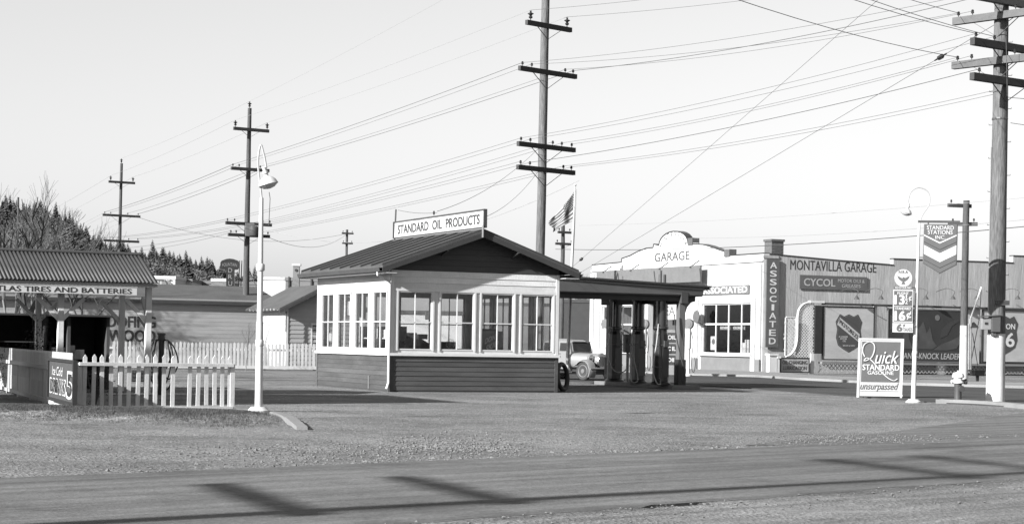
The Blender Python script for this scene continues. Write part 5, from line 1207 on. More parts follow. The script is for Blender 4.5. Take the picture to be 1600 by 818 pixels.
p0 = HP(GC - e1v * .4, E2, 1088, 494.6); part('disc', MB().lathe([(.36, -.03), (.36, .03)], (-p0[0], 0, p0[1]), 8, 'y'), M['sigdark'], hx); part('bracket', MB().bar((-p0[0], 0, p0[1] - .3), (-p0[0], .4, p0[1] - .4), .04), M['iron'], hx)
# pumps on the garage kerb
def kerb_pump(x, yb, D, label, ht=2.35):
    p = U(x, yb, D); r = root('kerb_pump', label, 'gas pump', (p.x, p.y, .12), TH - math.pi / 3, 'white kerbside pumps of the garage')
    part('pedestal', MB().lathe([(.16, 0), (.16, .06), (.08, .1), (.07, 1.1), (.09, 1.15)], n=12), M['white'], r, smooth=True)
    part('column', MB().tube([(0, 0, 1.15), (0, 0, ht - .35)], .11, 10), M['white'], r, smooth=True)
    part('dial', MB().lathe([(.2, -.08), (.23, -.05), (.23, .05), (.2, .08)], (0, 0, ht - .15), 18, 'y'), M['siggrey'], r, smooth=True)
    part('face', MB().lathe([(.15, -.095), (.15, -.08)], (0, 0, ht - .15), 14, 'y'), M['sig'], r)
    part('hose', MB().tube(spl([Vector((.1, 0, ht - .4)), Vector((.25, -.05, 1.4)), Vector((.2, -.1, .5)), Vector((.32, -.1, .15)), Vector((.4, -.1, .5)), Vector((.36, -.1, .8))], 5), .02, 6), M['hosedark'], r, smooth=True)
    return r
kerb_pump(945, 588, 86, 'white kerbside pump with round dial farthest left behind the dark pumps')
kerb_pump(1006, 588, 84, 'white kerbside pump with round dial between the second and third dark pumps')
kerb_pump(1075, 589, 80, 'white kerbside pump with round dial just right of the canopy post')
osr = root('oil_rack_sign', 'stack of dark enamel oil signs on a stand seen behind the third pump', 'sign', (U(1049, 580, 84).x, 84, .1), TH - .5)
part('stand', MB().box(-.28, .28, 0, .05, 0, 2.0), M['metal'], osr)
for k, t_ in enumerate(('OIL', 'OIL', 'OIL')):
    z = 1.45 - k * .5; part('plate', MB().box(-.25, .25, -.03, 0, z, z + .42), M['sigblack'], osr); lettering('OIL', -.18, z + .12, .36, .18, M['letterwhite'], osr, y=-.036, bold=.02)
r, a, b, z0_, z1_, yy = fsign('door_sign', 'white sign with broken dark letters over the garage doorway', 1040, 476, 499, 1059, M['enamel'], .05, .05)
lettering('EA', a + .15, z0_ + .25, b - a - .3, (z1_ - z0_) * .6, M['siggrey'], r, y=yy, bold=.02)
# lamp derrick in front of the billboards
dq = U(1517, 578, 82); dr = root('air_hose_derrick', 'spindly white post with leaning stays and a hooded lamp between the billboards', 'derrick', (dq.x, 82, .05), TH)
dd = lambda x, y: (U(x, y, 82).x - dq.x, 0, U(x, y, 82).z - .05)
part('post', MB().tube([dd(1516, 577), dd(1516, 497)], .06, 8), M['white'], dr, smooth=True); part('post', MB().tube([dd(1512.5, 577), dd(1512.5, 505)], .03, 6), M['white'], dr, smooth=True)
part('boom', MB().tube([dd(1515, 500), dd(1537, 448)], .04, 6), M['white'], dr, smooth=True)
part('stay', MB().tube([dd(1537, 448), dd(1533, 497), dd(1515, 575)], .018, 5), M['iron'], dr); part('stay', MB().tube([dd(1520, 520), dd(1530, 570)], .018, 5), M['iron'], dr)
part('lamp_hood', MB().lathe([(.03, .2), (.1, .12), (.24, -.05), (.23, -.05)], dd(1522, 510), 12), M['iron'], dr, smooth=True)
bx_ = root('meter_box', 'grey utility box fixed on a low stand right of the derrick', 'box', (U(1530, 578, 82).x, 82.3, .05), TH)
part('case', MB().box(-.3, .25, -.2, .15, .25, .5), M['black'], bx_, bevel=.02); part('leg', MB().box(-.05, .05, -.05, .05, 0, .25), M['iron'], bx_)
# ================================================================== parked car (1930s sedan)
cw = G(913, 595)
hd = Vector((.66, -.75, 0)).normalized(); rt = Vector((hd.y, -hd.x, 0))
cc = cw - hd * 1.32 - rt * .68
car = root('parked_car', 'light grey 1930s sedan parked nose forward behind the leaning tyre', 'car', (cc.x, cc.y, .02), math.atan2(hd.y, hd.x))
CS = .95
def loft(secs, closed=True):
    b = MB(); n_ = len(secs[0]); vs = [p for s in secs for p in s]
    fs = [(i * n_ + k, i * n_ + (k + 1) % n_, (i + 1) * n_ + (k + 1) % n_, (i + 1) * n_ + k) for i in range(len(secs) - 1) for k in range(n_)]
    fs += [tuple(range(n_ - 1, -1, -1)), tuple(range((len(secs) - 1) * n_, len(secs) * n_))]; b.add(vs, fs); return b
def sec(x, w, z0, z1, p=4, n_=20):
    out = []
    for k in range(n_):
        a = 2 * math.pi * k / n_ + math.pi / n_; c_, s_ = math.cos(a), math.sin(a)
        out.append((x, math.copysign(abs(c_) ** (2 / p), c_) * w, (z0 + z1) / 2 + math.copysign(abs(s_) ** (2 / p), s_) * (z1 - z0) / 2))
    return out
o = part('body', loft([sec(-1.75, .45, .5, .95), sec(-1.65, .55, .42, 1.1), sec(-1.3, .66, .36, 1.17), sec(-.4, .70, .34, 1.18), (sec(.45, .68, .34, 1.17))]), M['carbody'], car, smooth=True)
part('bonnet', loft([sec(.45, .60, .45, 1.15, 3.2), sec(1.0, .46, .48, 1.12, 3), sec(1.62, .30, .50, 1.08, 3)]), M['carbody'], car, smooth=True)
part('cabin', loft([sec(-1.45, .42, 1.0, 1.35, 4), sec(-1.2, .54, 1.05, 1.60, 4), sec(-.7, .58, 1.05, 1.68, 4), sec(.1, .58, 1.05, 1.66, 4), sec(.33, .56, 1.05, 1.56, 5), sec(.42, .56, 1.05, 1.2, 5)]), M['carbody'], car, smooth=True)
part('roof_insert', loft([sec(-1.0, .3, 1.58, 1.67, 3), sec(-.5, .42, 1.6, 1.695, 3), sec(.05, .4, 1.6, 1.68, 3)]), M['cartop'], car, smooth=True)
for s in (-1, 1):
    for xa, xb in ((-1.12, -.78), (-.72, -.26), (-.2, .24)): part('side_window', MB().prism([(xa, 1.2), (xb, 1.2), (xb - .02, 1.52), (xa + .03, 1.52)], s * .55, s * .588), M['darkglass'], car, bevel=.01)
    part('door', MB().prism([(-.2, .45), (.3, .45), (.3, 1.16), (-.2, 1.16)], s * .69, s * .708), M['carbody'], car, bevel=.005)
    part('door_handle', MB().tube([(-.12, s * .72, 1.08), (0, s * .74, 1.08)], .012, 6), M['chrome'], car)
    part('running_board', MB().box(-.75, .8, min(s * .62, s * .85), max(s * .62, s * .85), .3, .35), M['black'], car, bevel=.01)
ws = part('windscreen', MB().add([(.475, -.47, 1.2), (.475, .47, 1.2), (.375, .45, 1.54), (.375, -.45, 1.54), (.44, -.47, 1.2), (.44, .47, 1.2), (.34, .45, 1.54), (.34, -.45, 1.54)],
     [(0, 1, 2, 3), (4, 7, 6, 5), (0, 4, 5, 1), (3, 2, 6, 7), (0, 3, 7, 4), (1, 5, 6, 2)]), M['darkglass'], car)
b = MB(); c4 = [(.49, -.5, 1.17), (.49, .5, 1.17), (.375, .48, 1.57), (.375, -.48, 1.57)]
for i in range(4): b.bar(c4[i], c4[(i + 1) % 4], .03)
part('windscreen_frame', b, M['carbody'], car)
part('visor', MB().box(.33, .46, -.5, .5, 1.56, 1.585), M['carbody'], car, bevel=.01)
part('grille', loft([sec(1.60, .30, .48, 1.10, 2.6), sec(1.68, .27, .50, 1.07, 2.6)]), M['chrome'], car, smooth=True)
gb = MB()
for k in range(7): gb.box(1.675, 1.69, -.21 + k * .07 - .012, -.21 + k * .07 + .012, .58, .98)
part('grille_bars', gb, M['black'], car)
def fender(x0, s, front):
    secs = []; n_ = 14
    for i in range(n_ + 1):
        if front:
            a = math.radians(-35 + 185 * i / n_); r_ = .50 if a > .6 else .47
            x = x0 + math.cos(a) * r_ * (1.0); z = .38 + math.sin(a) * r_ * .98
            if i == n_: x -= .12
        else:
            a = math.radians(-10 + 190 * i / n_); r_ = .47; x = x0 + math.cos(a) * r_; z = .38 + math.sin(a) * r_
        d = Vector((math.cos(a), 0, math.sin(a))); w0, w1 = .50, .81
        P = []
        for j in range(7):
            y_ = w0 + (w1 - w0) * j / 6; h = -.045 * (j / 6) ** 3
            P.append(Vector((x, s * y_, z)) + d * h)
        Q = [p - d * .035 for p in reversed(P)]
        secs.append([tuple(p) for p in P + Q])
    return loft(secs)
for s in (-1, 1):
    part('front_fender', fender(1.32, s, True), M['carbody'], car, smooth=True); part('rear_fender', fender(-1.38, s, False), M['carbody'], car, smooth=True)
    hl = part('headlight', MB().lathe([(.02, -.18), (.09, -.12), (.13, 0), (.14, .05), (.13, .06)], (1.42, s * .45, .92), 16, 'x'), M['carbody'], car, smooth=True)
    part('lens', MB().lathe([(.128, .062), (.1, .08), (.02, .09)], (1.42, s * .45, .92), 16, 'x'), M['chrome'], hl, smooth=True)
    for xw in (1.32, -1.38):
        w = part('wheel', MB().lathe([(.26, -.06), (.33, -.075), (.375, -.05), (.385, 0), (.375, .05), (.33, .075), (.26, .06)], (xw, s * .70, .385), 28, 'y'), M['rubber'], car, smooth=True)
        part('rim', MB().lathe([(.26, 0), (.262, s * .06), (.24, s * .075), (.2, s * .05), (.1, s * .045), (.09, s * .08), (.02, s * .09)], (xw, s * .70, .385), 24, 'y'), M['siggrey'], w, smooth=True)
part('front_bumper', MB().tube(spl([Vector((1.78, -.78, .5)), Vector((1.9, -.5, .5)), Vector((1.95, 0, .5)), Vector((1.9, .5, .5)), Vector((1.78, .78, .5))], 5), .045, 8), M['chrome'], car, smooth=True)
part('bumper_irons', MB().bar((1.5, -.35, .45), (1.9, -.35, .5), .03).bar((1.5, .35, .45), (1.9, .35, .5), .03), M['black'], car)
part('underside', MB().box(-1.6, 1.5, -.5, .5, .25, .45), M['black'], car)
car.scale = (.98, .98, .93)
# ================================================================== left: tyre shed
SB = U(231.5, 500, 45.6); sB = Vector((SB.x, SB.y, 0))
shed = root('tire_shed', 'open timber shed with corrugated roof and tires and batteries sign', 'shed', sB, TH)
hs = lambda x, y: HP(sB, E1, x, y)
z_e = HP(sB - e2v * .45, E1, 120, 441.5)[1]; z_r = HP(sB + e2v * 1.4, E1, 120, 398)[1]
ps0 = 0.0; sp_ = -hs(94.5, 500)[0]
LS = 4 * sp_
DP = 2.8; post_px = 9.8 * 47.5 / F
for i in range(5):
    for t in (0, DP):
        x = -i * sp_
        p_ = part('post', MB().box(x - .07, x + .07, t - .07, t + .07, 0, z_e - .05), M['shedwhite'], shed, bevel=.008)
        for s in (-1, 1):
            if i == 0 and s == 1: continue
            part('brace', MB().bar((x + s * .05, t, z_e - .85), (x + s * .55, t, z_e - .35), .07, .09), M['shedwhite'], p_)
for t in (0, DP): part('beam', MB().box(-LS - .3, .11, t - .06, t + .06, z_e - .06, z_e + .07), M['shedwhite'], shed)
part('gable_infill', MB().prism([(-.2, z_e + .07), (DP + .2, z_e + .07), (DP / 2, z_r - .08)], .05, .09, 'x'), M['soot'], shed)
part('side_brace', MB().bar((0, .1, z_e - .8), (0, .6, z_e - .3), .07, .09), M['shedwhite'], shed)
def corrugated(x0, x1, ya, za, yb, zb, pitch, amp):
    n_ = int((x1 - x0) / pitch * 6); b = MB(); vs = []
    sl = math.atan2(zb - za, yb - ya); nx_, nz_ = -math.sin(sl), math.cos(sl)
    for i in range(n_ + 1):
        x = x0 + (x1 - x0) * i / n_; h = amp * math.sin(2 * math.pi * (x - x0) / pitch)
        vs += [(x, ya + nx_ * h, za + nz_ * h), (x, yb + nx_ * h, zb + nz_ * h)]
    b.add(vs, [(2 * i, 2 * i + 2, 2 * i + 3, 2 * i + 1) for i in range(n_)]); return b
for (ya, za, yb, zb_) in ((-.45, z_e, DP / 2, z_r), (DP + .45, z_e, DP / 2, z_r)):
    o = part('corrugated_roof', corrugated(-LS - .5, .13, ya, za + .05, yb, zb_ + .05, .095, .016), M['corr'], shed, smooth=True)
    q = o.modifiers.new('thickness', 'SOLIDIFY'); q.thickness = .006
part('fascia', MB().box(-LS - .5, .12, -.39, -.36, z_e - .06, z_e + .02), M['sid'], shed)
part('ridge_roll', MB().tube([(-LS - .5, DP / 2, z_r + .06), (.13, DP / 2, z_r + .06)], .05, 8), M['corr'], shed, smooth=True)
ts = root('shed_sign', 'long pale board sign reading atlas tires and batteries along the shed front', 'sign', sB - e2v * .42, TH)
h2 = lambda x, y: HP(sB - e2v * .42, E1, x, y)
xr_, zt2 = h2(213.5, 449.5); _, zb2 = h2(213.5, 461); xl_ = h2(-30, 450)[0]
part('board', MB().box(xl_, xr_, -.03, .0, zb2, zt2), M['trim'], ts); part('edge', MB().box(xl_, xr_ + .02, -.035, .005, zt2, zt2 + .02), M['sid'], ts)
xa_, xb_ = h2(-18, 455)[0], h2(205, 455)[0]
lettering('ATLAS TIRES AND BATTERIES', xa_, zb2 + (zt2 - zb2) * .16, xb_ - xa_, (zt2 - zb2) * .68, M['sigblack'], ts, y=-.0325, bold=.03)
# dark tyre rack behind the shed
rk = root('tire_rack', 'dark flat-topped open rack behind the shed posts with shelves of cartons', 'rack', sB + e2v * 4.3, TH)
h3 = lambda x, y: HP(sB + e2v * 4.3, E1, x, y)
x1_, zt3 = h3(172, 492); x0_ = h3(-40, 492)[0]; D3_ = 1.6
part('roof', MB().box(x0_, x1_ + .05, -.15, D3_, zt3 - .06, zt3), M['soot'], rk, bevel=.01)
part('back', MB().box(x0_, x1_, D3_ - .05, D3_, 0, zt3 - .06), M['shop'], rk)
for x in (x0_, (x0_ + x1_) / 2, x1_ - .08, x1_ - 1.1): part('upright', MB().box(x, x + .08, 0, D3_ - .05, 0, zt3 - .06), M['shop'], rk)
for z in (.75, 1.2): part('shelf', MB().box(x0_ + .08, x1_ - 1.1, .2, D3_ - .05, z, z + .03), M['soot'], rk)
for i, (xp, w, h) in enumerate(((100, .2, .3), (106, .22, .22), (111, .16, .36), (117, .2, .22), (122, .22, .25), (84, .25, .3))):
    q = h3(xp, 520); o = part('carton', MB().box(0, w, 0, .2, 0, h), M['item'], None, sB + e2v * 4.55 + e1v * q[0] + Vector((0, 0, .782 + .0)), TH); tag(o, 'small pale carton standing on the dark rack shelf behind the shed', 'carton', 'cartons on the tire rack')
def stacked_tyre(p, rz, lab):
    o = part('tire', MB().add([(r_ * math.cos(t) * 1, r_ * math.sin(t), h) for t in [k * 2 * math.pi / 24 for k in range(24)] for r_, h in prof],
        [(i * 12 + k, i * 12 + (k + 1) % 12, ((i + 1) % 24) * 12 + (k + 1) % 12, ((i + 1) % 24) * 12 + k) for i in range(24) for k in range(12)]), M['rubber'], None, p, rz, smooth=True)
    tag(o, lab, 'tyre', 'tyres stored in the rack')
for i in range(6): stacked_tyre(sB + e2v * 5.2 + e1v * (h3(150, 500)[0] - (i // 3) * 3.4) + Vector((0, 0, .1 + (i % 3) * .17)), i, 'black tyre lying in the stack inside the dark rack')
# roofing building (long white clapboard)
rO = U(392, 530, 96); rO = Vector((rO.x, rO.y, 0)); hr = lambda x, y: HP(rO, E1, x, y)
rb = root('roofing_building', 'long low clapboard warehouse with roofing plywood lettering behind the fence', 'building', rO, TH)
ze = hr(300, 473)[1]; xl_ = hr(-60, 500)[0]; xr_ = 1.2
part('wall', MB().box(xl_, xr_, 0.02, .2, 0, ze + .2), M['sid'], rb)
me = clap_mesh(xr_ - xl_, .2, M['sid'], .012)
for k in range(int(ze / .2) + 1): part('board', me, M['sid'], rb, (xl_, 0.02, k * .2))
rz_ = HP(rO + e2v * 4.5, E1, 300, 448)[1]
part('roof', MB().prism([(-.18, ze), (4.5, rz_), (9.5, ze), (9.5, ze + .1), (4.5, rz_ + .1), (-.18, ze + .1)], xl_ - .5, xr_ + .4, 'x'), M['shingle'], rb)
part('fascia', MB().box(xl_ - .5, xr_ + .4, -.21, -.18, ze - .06, ze + .1), M['soot'], rb)
part('gable', MB().prism([(0.1, 0), (9.0, 0), (9.0, ze), (4.5, rz_ - .02), (0.1, ze)], xr_ - .05, xr_ + .1, 'x'), M['sid'], rb)
xa_, za_ = hr(154, 510); xb_, zb3 = hr(243, 493.5)
lettering('ROOFING', xa_, za_, xb_ - xa_, .54, M['sigblack'], rb, y=.004, bold=.04)
xa_, za_ = hr(136, 532); lettering('PLYWOOD', xa_, za_, xb_ - xa_, .56, M['sigblack'], rb, y=.004, bold=.04)
# small house behind the fence
hO = U(447, 540, 87); hO = Vector((hO.x, hO.y, 0)); hh = lambda x, y: HP(hO, E1, x, y)
ho = root('small_house', 'small gabled clapboard outbuilding with overhanging shingle roof left of the office', 'building', hO, TH)
zee = 2.82; hw = 1.75; hl = 4.4; ov = .5; zpk = zee + .1 + (hw + ov) * .42
part('wall', MB().box(0, 2 * hw, .02, .15, 0, zee).box(0.02, .15, .15, hl, 0, zee).box(2 * hw - .15, 2 * hw, .15, hl, 0, zee).box(0, 2 * hw, hl, hl + .15, 0, zee), M['white'], ho)
part('gable', MB().prism([(0, zee), (2 * hw, zee), (hw, zee + hw * .42)], 0.02, .15), M['sid'], ho)
for k in range(18):
    z = .05 + k * .2; half = hw if z < zee else hw - (z - zee) / .42
    if half > .2: part('board', clap_mesh(half * 2, .2, M['sid'], .03), M['sid'], ho, (hw - half, 0.02, z))
me = clap_mesh(hl, .2, M['white'], .02)
for k in range(12): part('board', me, M['white'], ho, (0, hl, .05 + k * .2), -math.pi / 2)
for s in (-1, 1):
    xx = hw + s * (hw + ov); part('roof', MB().prism([(xx, zee - .1), (hw, zpk - .0), (hw, zpk + .08), (xx, zee - .02)], -ov, hl + ov, 'y'), M['shingle'], ho)
    part('bargeboard', MB().prism([(xx, zee - .24), (hw, zpk - .14), (hw, zpk), (xx, zee - .1)], -ov - .03, -ov, 'y'), M['soot'], ho)
rt_ = MB().box(-ov, 0, -.03, .03, -.12, -.02).mesh('rafter_tail', M['white'])
for k in range(9): part('rafter_tail', rt_, M['white'], ho, (0, -ov + .3 + k * .55, zee))
window(ho, F0, hh(486, 520)[0], hh(486, 520)[0] + .75, 1.0, 2.15, 1, 2, M['white'], M['darkglass'], .06, .04, -.02, .06)
part('corner_board', MB().box(-.03, .08, -.03, 0.02, 0, zee), M['white'], ho)
part('downpipe', MB().tube([(-.12, -.3, zee - .15), (-.12, -.3, zee - 1.1)], .03, 6), M['soot'], ho)
# far background buildings
def far_box(name, label, x0, y0, x1, y1, D, m, roofm=None, cat='building', dep=6):
    a, b = U(x0, y1, D), U(x1, y0, D); r = root(name, label, cat, (a.x, D, 0))
    w = b.x - a.x; part('wall', MB().box(0, w, 0, dep, 0, b.z - .25), M[m], r); part('parapet', MB().box(-.05, w + .05, -.05, dep + .05, b.z - .25, b.z), M[roofm or m], r)
    return r, w, b.z
far_box('far_building', 'bright white far building rising between lamp post and outbuilding', 409, 433, 470, 470, 150, 'farwhite')
r, w, z = far_box('far_building', 'dull grey far building with a rail just left of the office roof', 446, 434, 520, 450, 135, 'fargrey')
for k in range(3): part('post', MB().box(.2 + k * 1.6, .3 + k * 1.6, -.12, -.06, z - 1.2, z + .05), M['soot'], r)
r = root('far_chimney', 'slim pale chimney stack above the outbuilding roof', 'chimney', (U(463, 440, 133).x, 133, 0)); z0c, z1c = U(463, 440, 133).z, U(463, 412, 133).z
part('stack', MB().box(-.22, .22, -.2, .2, 0, z1c), M['fargrey'], r); part('cap', MB().box(-.3, .3, -.28, .28, z1c - .15, z1c), M['farwhite'], r); part('vent', MB().lathe([(.1, -.25), (.1, -.2)], (0, 0, z1c - .45), 10, 'y'), M['black'], r)
r, w, z = far_box('far_building', 'pale far signboard building with painted letters beyond the warehouse roof', 237, 431, 274, 455, 150, 'farwhite')
lettering('SETTING', .1, z - .8, w * .8, .5, M['ink'], r, y=-.06, bold=.02)
far_box('far_building', 'low white far building right of the lettered one', 275, 435.5, 300, 455, 155, 'farwhite', 'fargrey')
far_box('far_building', 'low dark far building left of the drug store sign', 330, 435, 356, 455, 150, 'fargrey', 'farwhite')
far_box('far_building', 'long grey far building behind the drug store sign', 300, 440, 410, 455, 160, 'fargrey')
far_box('street_building', 'dark brick building across the street seen under the canopy', 876, 468, 924, 590, 150, 'gable', 'soot', dep=12)
far_box('street_building', 'white far house behind the office seen through its front windows', 618, 486, 722, 590, 120, 'farwhite', 'shingle', dep=7)
far_box('street_building', 'grey far building at the street end behind the office', 730, 474, 872, 590, 170, 'fargrey', 'soot', dep=12)
# drug store sign
DG = 128; dg = root('drug_sign', 'dark vertical fountain drug sign on a rooftop ladder frame', 'sign', (U(360, 430, DG).x, DG, 0)); d0 = dg.location
dz = lambda x, y: (U(x, y, DG).x - d0.x, U(x, y, DG).z)
ov_ = [dz(344.8, 410), dz(347, 407), dz(354, 404.5), dz(359, 403.8), dz(365, 404.5), dz(372, 407), dz(374, 410), dz(373.5, 418), dz(371, 421), dz(366.5, 421), dz(366, 448), dz(354, 448), dz(353.6, 421), dz(347, 420.5), dz(344.8, 418)]
part('panel', MB().prism(ov_, -.15, .15), M['pump'], dg)
for t_, y in (('D', 424), ('R', 434), ('U', 444.5)):
    p0 = dz(357.3, y + 1.5); lettering(t_, p0[0], p0[1], .26, .30, M['siggrey'], dg, y=-.17, bold=.02)
p0 = dz(348, 418); lettering('FOUNTAIN', p0[0], p0[1], dz(371, 415)[0] - p0[0], .22, M['siggrey'], dg, y=-.17, warp=lambda x, y, z: (x, y, z + .12 - .25 * (x - .5) ** 2))
fr_ = MB()
for x in (366.5, 370): fr_.bar((dz(x + 2, 450)[0], .6, 0), (dz(x + 6, 404)[0], .6, dz(x, 406)[1]), .06)
for k in range(6): fr_.bar((dz(368, 0)[0], .6, dz(0, 444 - k * 6)[1]), (dz(375, 0)[0], .6, dz(0, 444 - k * 6)[1]), .04)
fr_.bar((dz(370, 448)[0], .6, dz(370, 448)[1]), (dz(399, 448)[0], .6, dz(399, 448)[1]), .06)
fr_.bar((dz(388, 425)[0], .6, dz(388, 423)[1]), (dz(399, 448)[0], .6, dz(399, 448)[1]), .06)
fr_.bar((0, .15, 0), (0, .15, dz(360, 446)[1]), .2)
part('ladder_frame', fr_, M['iron'], dg)
# ================================================================== fences
pick = MB(); 
def picket_mesh(w, h, m, t=.02):
    return MB().prism([(-w / 2, 0), (w / 2, 0), (w / 2, h - w * .75), (0, h), (-w / 2, h - w * .75)], -t, 0).mesh('picket', m)
FA = U(124, 600, 34.4); FBp = U(361.5, 600, 35.8); fa = Vector((FA.x, FA.y, 0)); fb = Vector((FBp.x, FBp.y, 0))
fd = (fb - fa); FLn = fd.length; fdn = fd.normalized(); fang = math.atan2(fdn.y, fdn.x)
hf = lambda x, y: HP(fa, fdn, x, y)
ff = root('picket_fence', 'short white picket fence facing the road with one picket missing', 'fence', fa, fang)
zt_f = hf(242, 554)[1]; zb_f = hf(242, 633.5)[1]
pm = picket_mesh(.075, zt_f - zb_f, M['fencewhite'])
for x in (131.3, 145.5, 159.4, 173.3, 187.3, 201, 215, 228.5, 242.5, 256, 269.4, 295.5, 309, 322.4, 335.3, 347, 358.7):
    o = part('picket', pm, M['fencewhite'], ff, (hf(x, 600)[0], .0 + random.uniform(-.004, .004), zb_f + random.uniform(-.016, .014))); o.rotation_euler = (random.uniform(-.015, .015), random.uniform(-.022, .022), 0)
zr1 = hf(242, 569)[1]; zr0 = hf(242, 634.3)[1]
part('rail', MB().box(-.02, FLn + .02, -.075, -.022, zr1 - .035, zr1 + .03), M['fencewhite'], ff, bevel=.004)
part('rail', MB().box(-.02, FLn + .02, -.065, -.022, zr0 - .05, zr0 + .0), M['fencewhite'], ff, bevel=.004)
part('post', MB().box(-.06, .05, -.02, .09, -.02, zr1 + .02), M['fencewhite'], ff, bevel=.004)
part('post', MB().box(FLn - .03, FLn + .06, -.03, .07, -.02, zr1 + .03), M['fencewhite'], ff, bevel=.004)
# left return fence
la0 = fa + Vector((-.12, .02, 0)); lb0 = U(0, 545, 47); lb0.z = 0
ldv = (la0 - lb0).normalized(); lang = math.atan2(ldv.y, ldv.x); lln = (la0 - lb0).length
lf = root('picket_fence', 'close-set picket fence running back on the left, mostly in shade', 'fence', lb0 - ldv * 3, lang); lln += 3
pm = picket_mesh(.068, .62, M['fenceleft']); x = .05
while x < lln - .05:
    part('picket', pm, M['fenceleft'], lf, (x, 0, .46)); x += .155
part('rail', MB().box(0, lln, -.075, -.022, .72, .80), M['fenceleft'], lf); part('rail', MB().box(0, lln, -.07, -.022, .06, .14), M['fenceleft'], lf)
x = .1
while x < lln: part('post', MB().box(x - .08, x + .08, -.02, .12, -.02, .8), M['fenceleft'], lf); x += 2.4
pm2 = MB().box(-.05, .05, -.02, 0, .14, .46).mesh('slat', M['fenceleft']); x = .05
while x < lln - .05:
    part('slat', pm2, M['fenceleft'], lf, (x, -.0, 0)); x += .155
# drinks sign leaning on it
dk_ = root('drinks_sign', 'dark framed ice cold drinks 5 cent sign leaning at the fence corner', 'sign', la0, lang)
hd_ = lambda x, y: HP(la0 + Vector((ldv.y, -ldv.x, 0)) * .15, (ldv.x, ldv.y), x, y)
xa_, xb_ = hd_(78.5, 600)[0], hd_(117, 600)[0]; zt4, zb4 = hd_(117, 567)[1], hd_(117, 629)[1]
part('panel', MB().box(xa_, xb_, -.17, -.14, zb4, zt4), M['shieldink'], dk_)
for bx in ((xa_ - .05, xb_ + .12, zb4 - .06, zb4), (xa_ - .05, xb_ + .12, zt4, zt4 + .05), (xa_ - .05, xa_, zb4, zt4), (xb_, xb_ + .12, zb4, zt4)): part('frame', MB().box(bx[0], bx[1], -.2, -.12, bx[2], bx[3]), M['black'], dk_)
w_, h_ = xb_ - xa_, zt4 - zb4
lettering('Ice Cold', xa_ + w_ * .14, zb4 + h_ * .62, w_ * .44, h_ * .24, M['letterwhite'], dk_, y=-.176, shear=.2)
lettering('DRINKS', xa_ + w_ * .05, zb4 + h_ * .12, w_ * .66, h_ * .42, M['letterwhite'], dk_, y=-.176, bold=.06); lettering('DRINKS', xa_ + w_ * .07, zb4 + h_ * .15, w_ * .62, h_ * .37, M['black'], dk_, y=-.18, bold=.005)
lettering('5', xa_ + w_ * .74, zb4 + h_ * .08, w_ * .24, h_ * .68, M['letterwhite'], dk_, y=-.176, bold=.07); lettering('5', xa_ + w_ * .77, zb4 + h_ * .13, w_ * .18, h_ * .58, M['black'], dk_, y=-.18, bold=.01)
for x in (xb_ + .05, xb_ - w_ * .2): part('leg', MB().bar((x, -.16, zb4 - .05), (x, -.2, .0), .03), M['fencewhite'], dk_)
part('foot_rail', MB().bar((xa_ - .1, -.14, zb4 - .12), (xb_ + .1, -.14, zb4 - .12), .04, .05), M['fencewhite'], dk_)
# back fence
ga = G(170, 575); gb_ = G(496, 579); gdv = (gb_ - ga).normalized(); hb = lambda x, y: HP(ga, (gdv.x, gdv.y), x, y)
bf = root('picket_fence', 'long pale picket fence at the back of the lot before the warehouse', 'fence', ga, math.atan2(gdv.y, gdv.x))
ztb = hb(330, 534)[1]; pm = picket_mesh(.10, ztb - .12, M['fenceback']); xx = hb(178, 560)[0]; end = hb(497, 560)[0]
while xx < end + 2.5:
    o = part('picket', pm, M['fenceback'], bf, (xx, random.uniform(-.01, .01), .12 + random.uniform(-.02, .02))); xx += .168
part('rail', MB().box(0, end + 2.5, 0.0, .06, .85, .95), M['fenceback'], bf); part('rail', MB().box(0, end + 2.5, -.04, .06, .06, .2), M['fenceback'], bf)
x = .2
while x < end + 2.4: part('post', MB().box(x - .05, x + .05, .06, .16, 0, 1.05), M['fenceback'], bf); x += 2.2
# air and water post with draped hoses
hp = G(251, 616); hpt = root('hose_post', 'black post with hoses draped from its cap behind the front fence', 'hose post', (hp.x, hp.y, 0))
zh = U(251, 520, hp.y).z
part('post', MB().tube([(0, 0, 0), (0, 0, zh - .18)], .07, 12), M['black'], hpt, smooth=True)
part('cap', MB().lathe([(.07, zh - .2), (.085, zh - .17), (.085, zh - .05), (.105, zh - .04), (.105, zh), (.05, zh + .01)], n=16), M['iron'], hpt, smooth=True)
for k, (a, rad_, dep_) in enumerate(((170, .36, .55), (185, .30, .9), (200, .22, .4), (10, .40, .75), (-8, .33, 1.0), (-25, .27, .85), (150, .26, .75), (30, .24, .5))):
    ar_ = math.radians(a); d = Vector((math.cos(ar_), math.sin(ar_), 0))
    pts = [Vector((0, 0, zh - .2)), d * .14 + Vector((0, 0, zh - .17)), d * rad_ * .8 + Vector((0, 0, zh - .38)), d * rad_ + Vector((0, 0, zh - .75 * dep_ - .2)), d * rad_ * .55 + Vector((0, 0, max(.12, zh - dep_ - .35))), d * .08 + Vector((0, 0, max(.1, zh - dep_ - .3)))]
    part('hose', MB().tube(spl(pts, 6), .018, 7), M['hosedark'], hpt, smooth=True)
# dark crates on the ground behind the fence
for i, (x, y, w, h, lab) in enumerate(((206, 596, .5, .36, 'dark wooden crate on the ground behind the left pickets'), (229, 595, .35, .4, 'darker crate standing beside the hose post'))):
    q = G(x, y); r = root('crate', lab, 'crate', (q.x, q.y, 0), TH)
    part('box', MB().box(0, w, 0, w, 0, h), M['soot'], r)
    for k in range(3): part('slat', MB().box(-.01, w + .01, -.02, 0, .03 + k * h / 3, h / 3 - .03 + k * h / 3), M['poledark'], r)
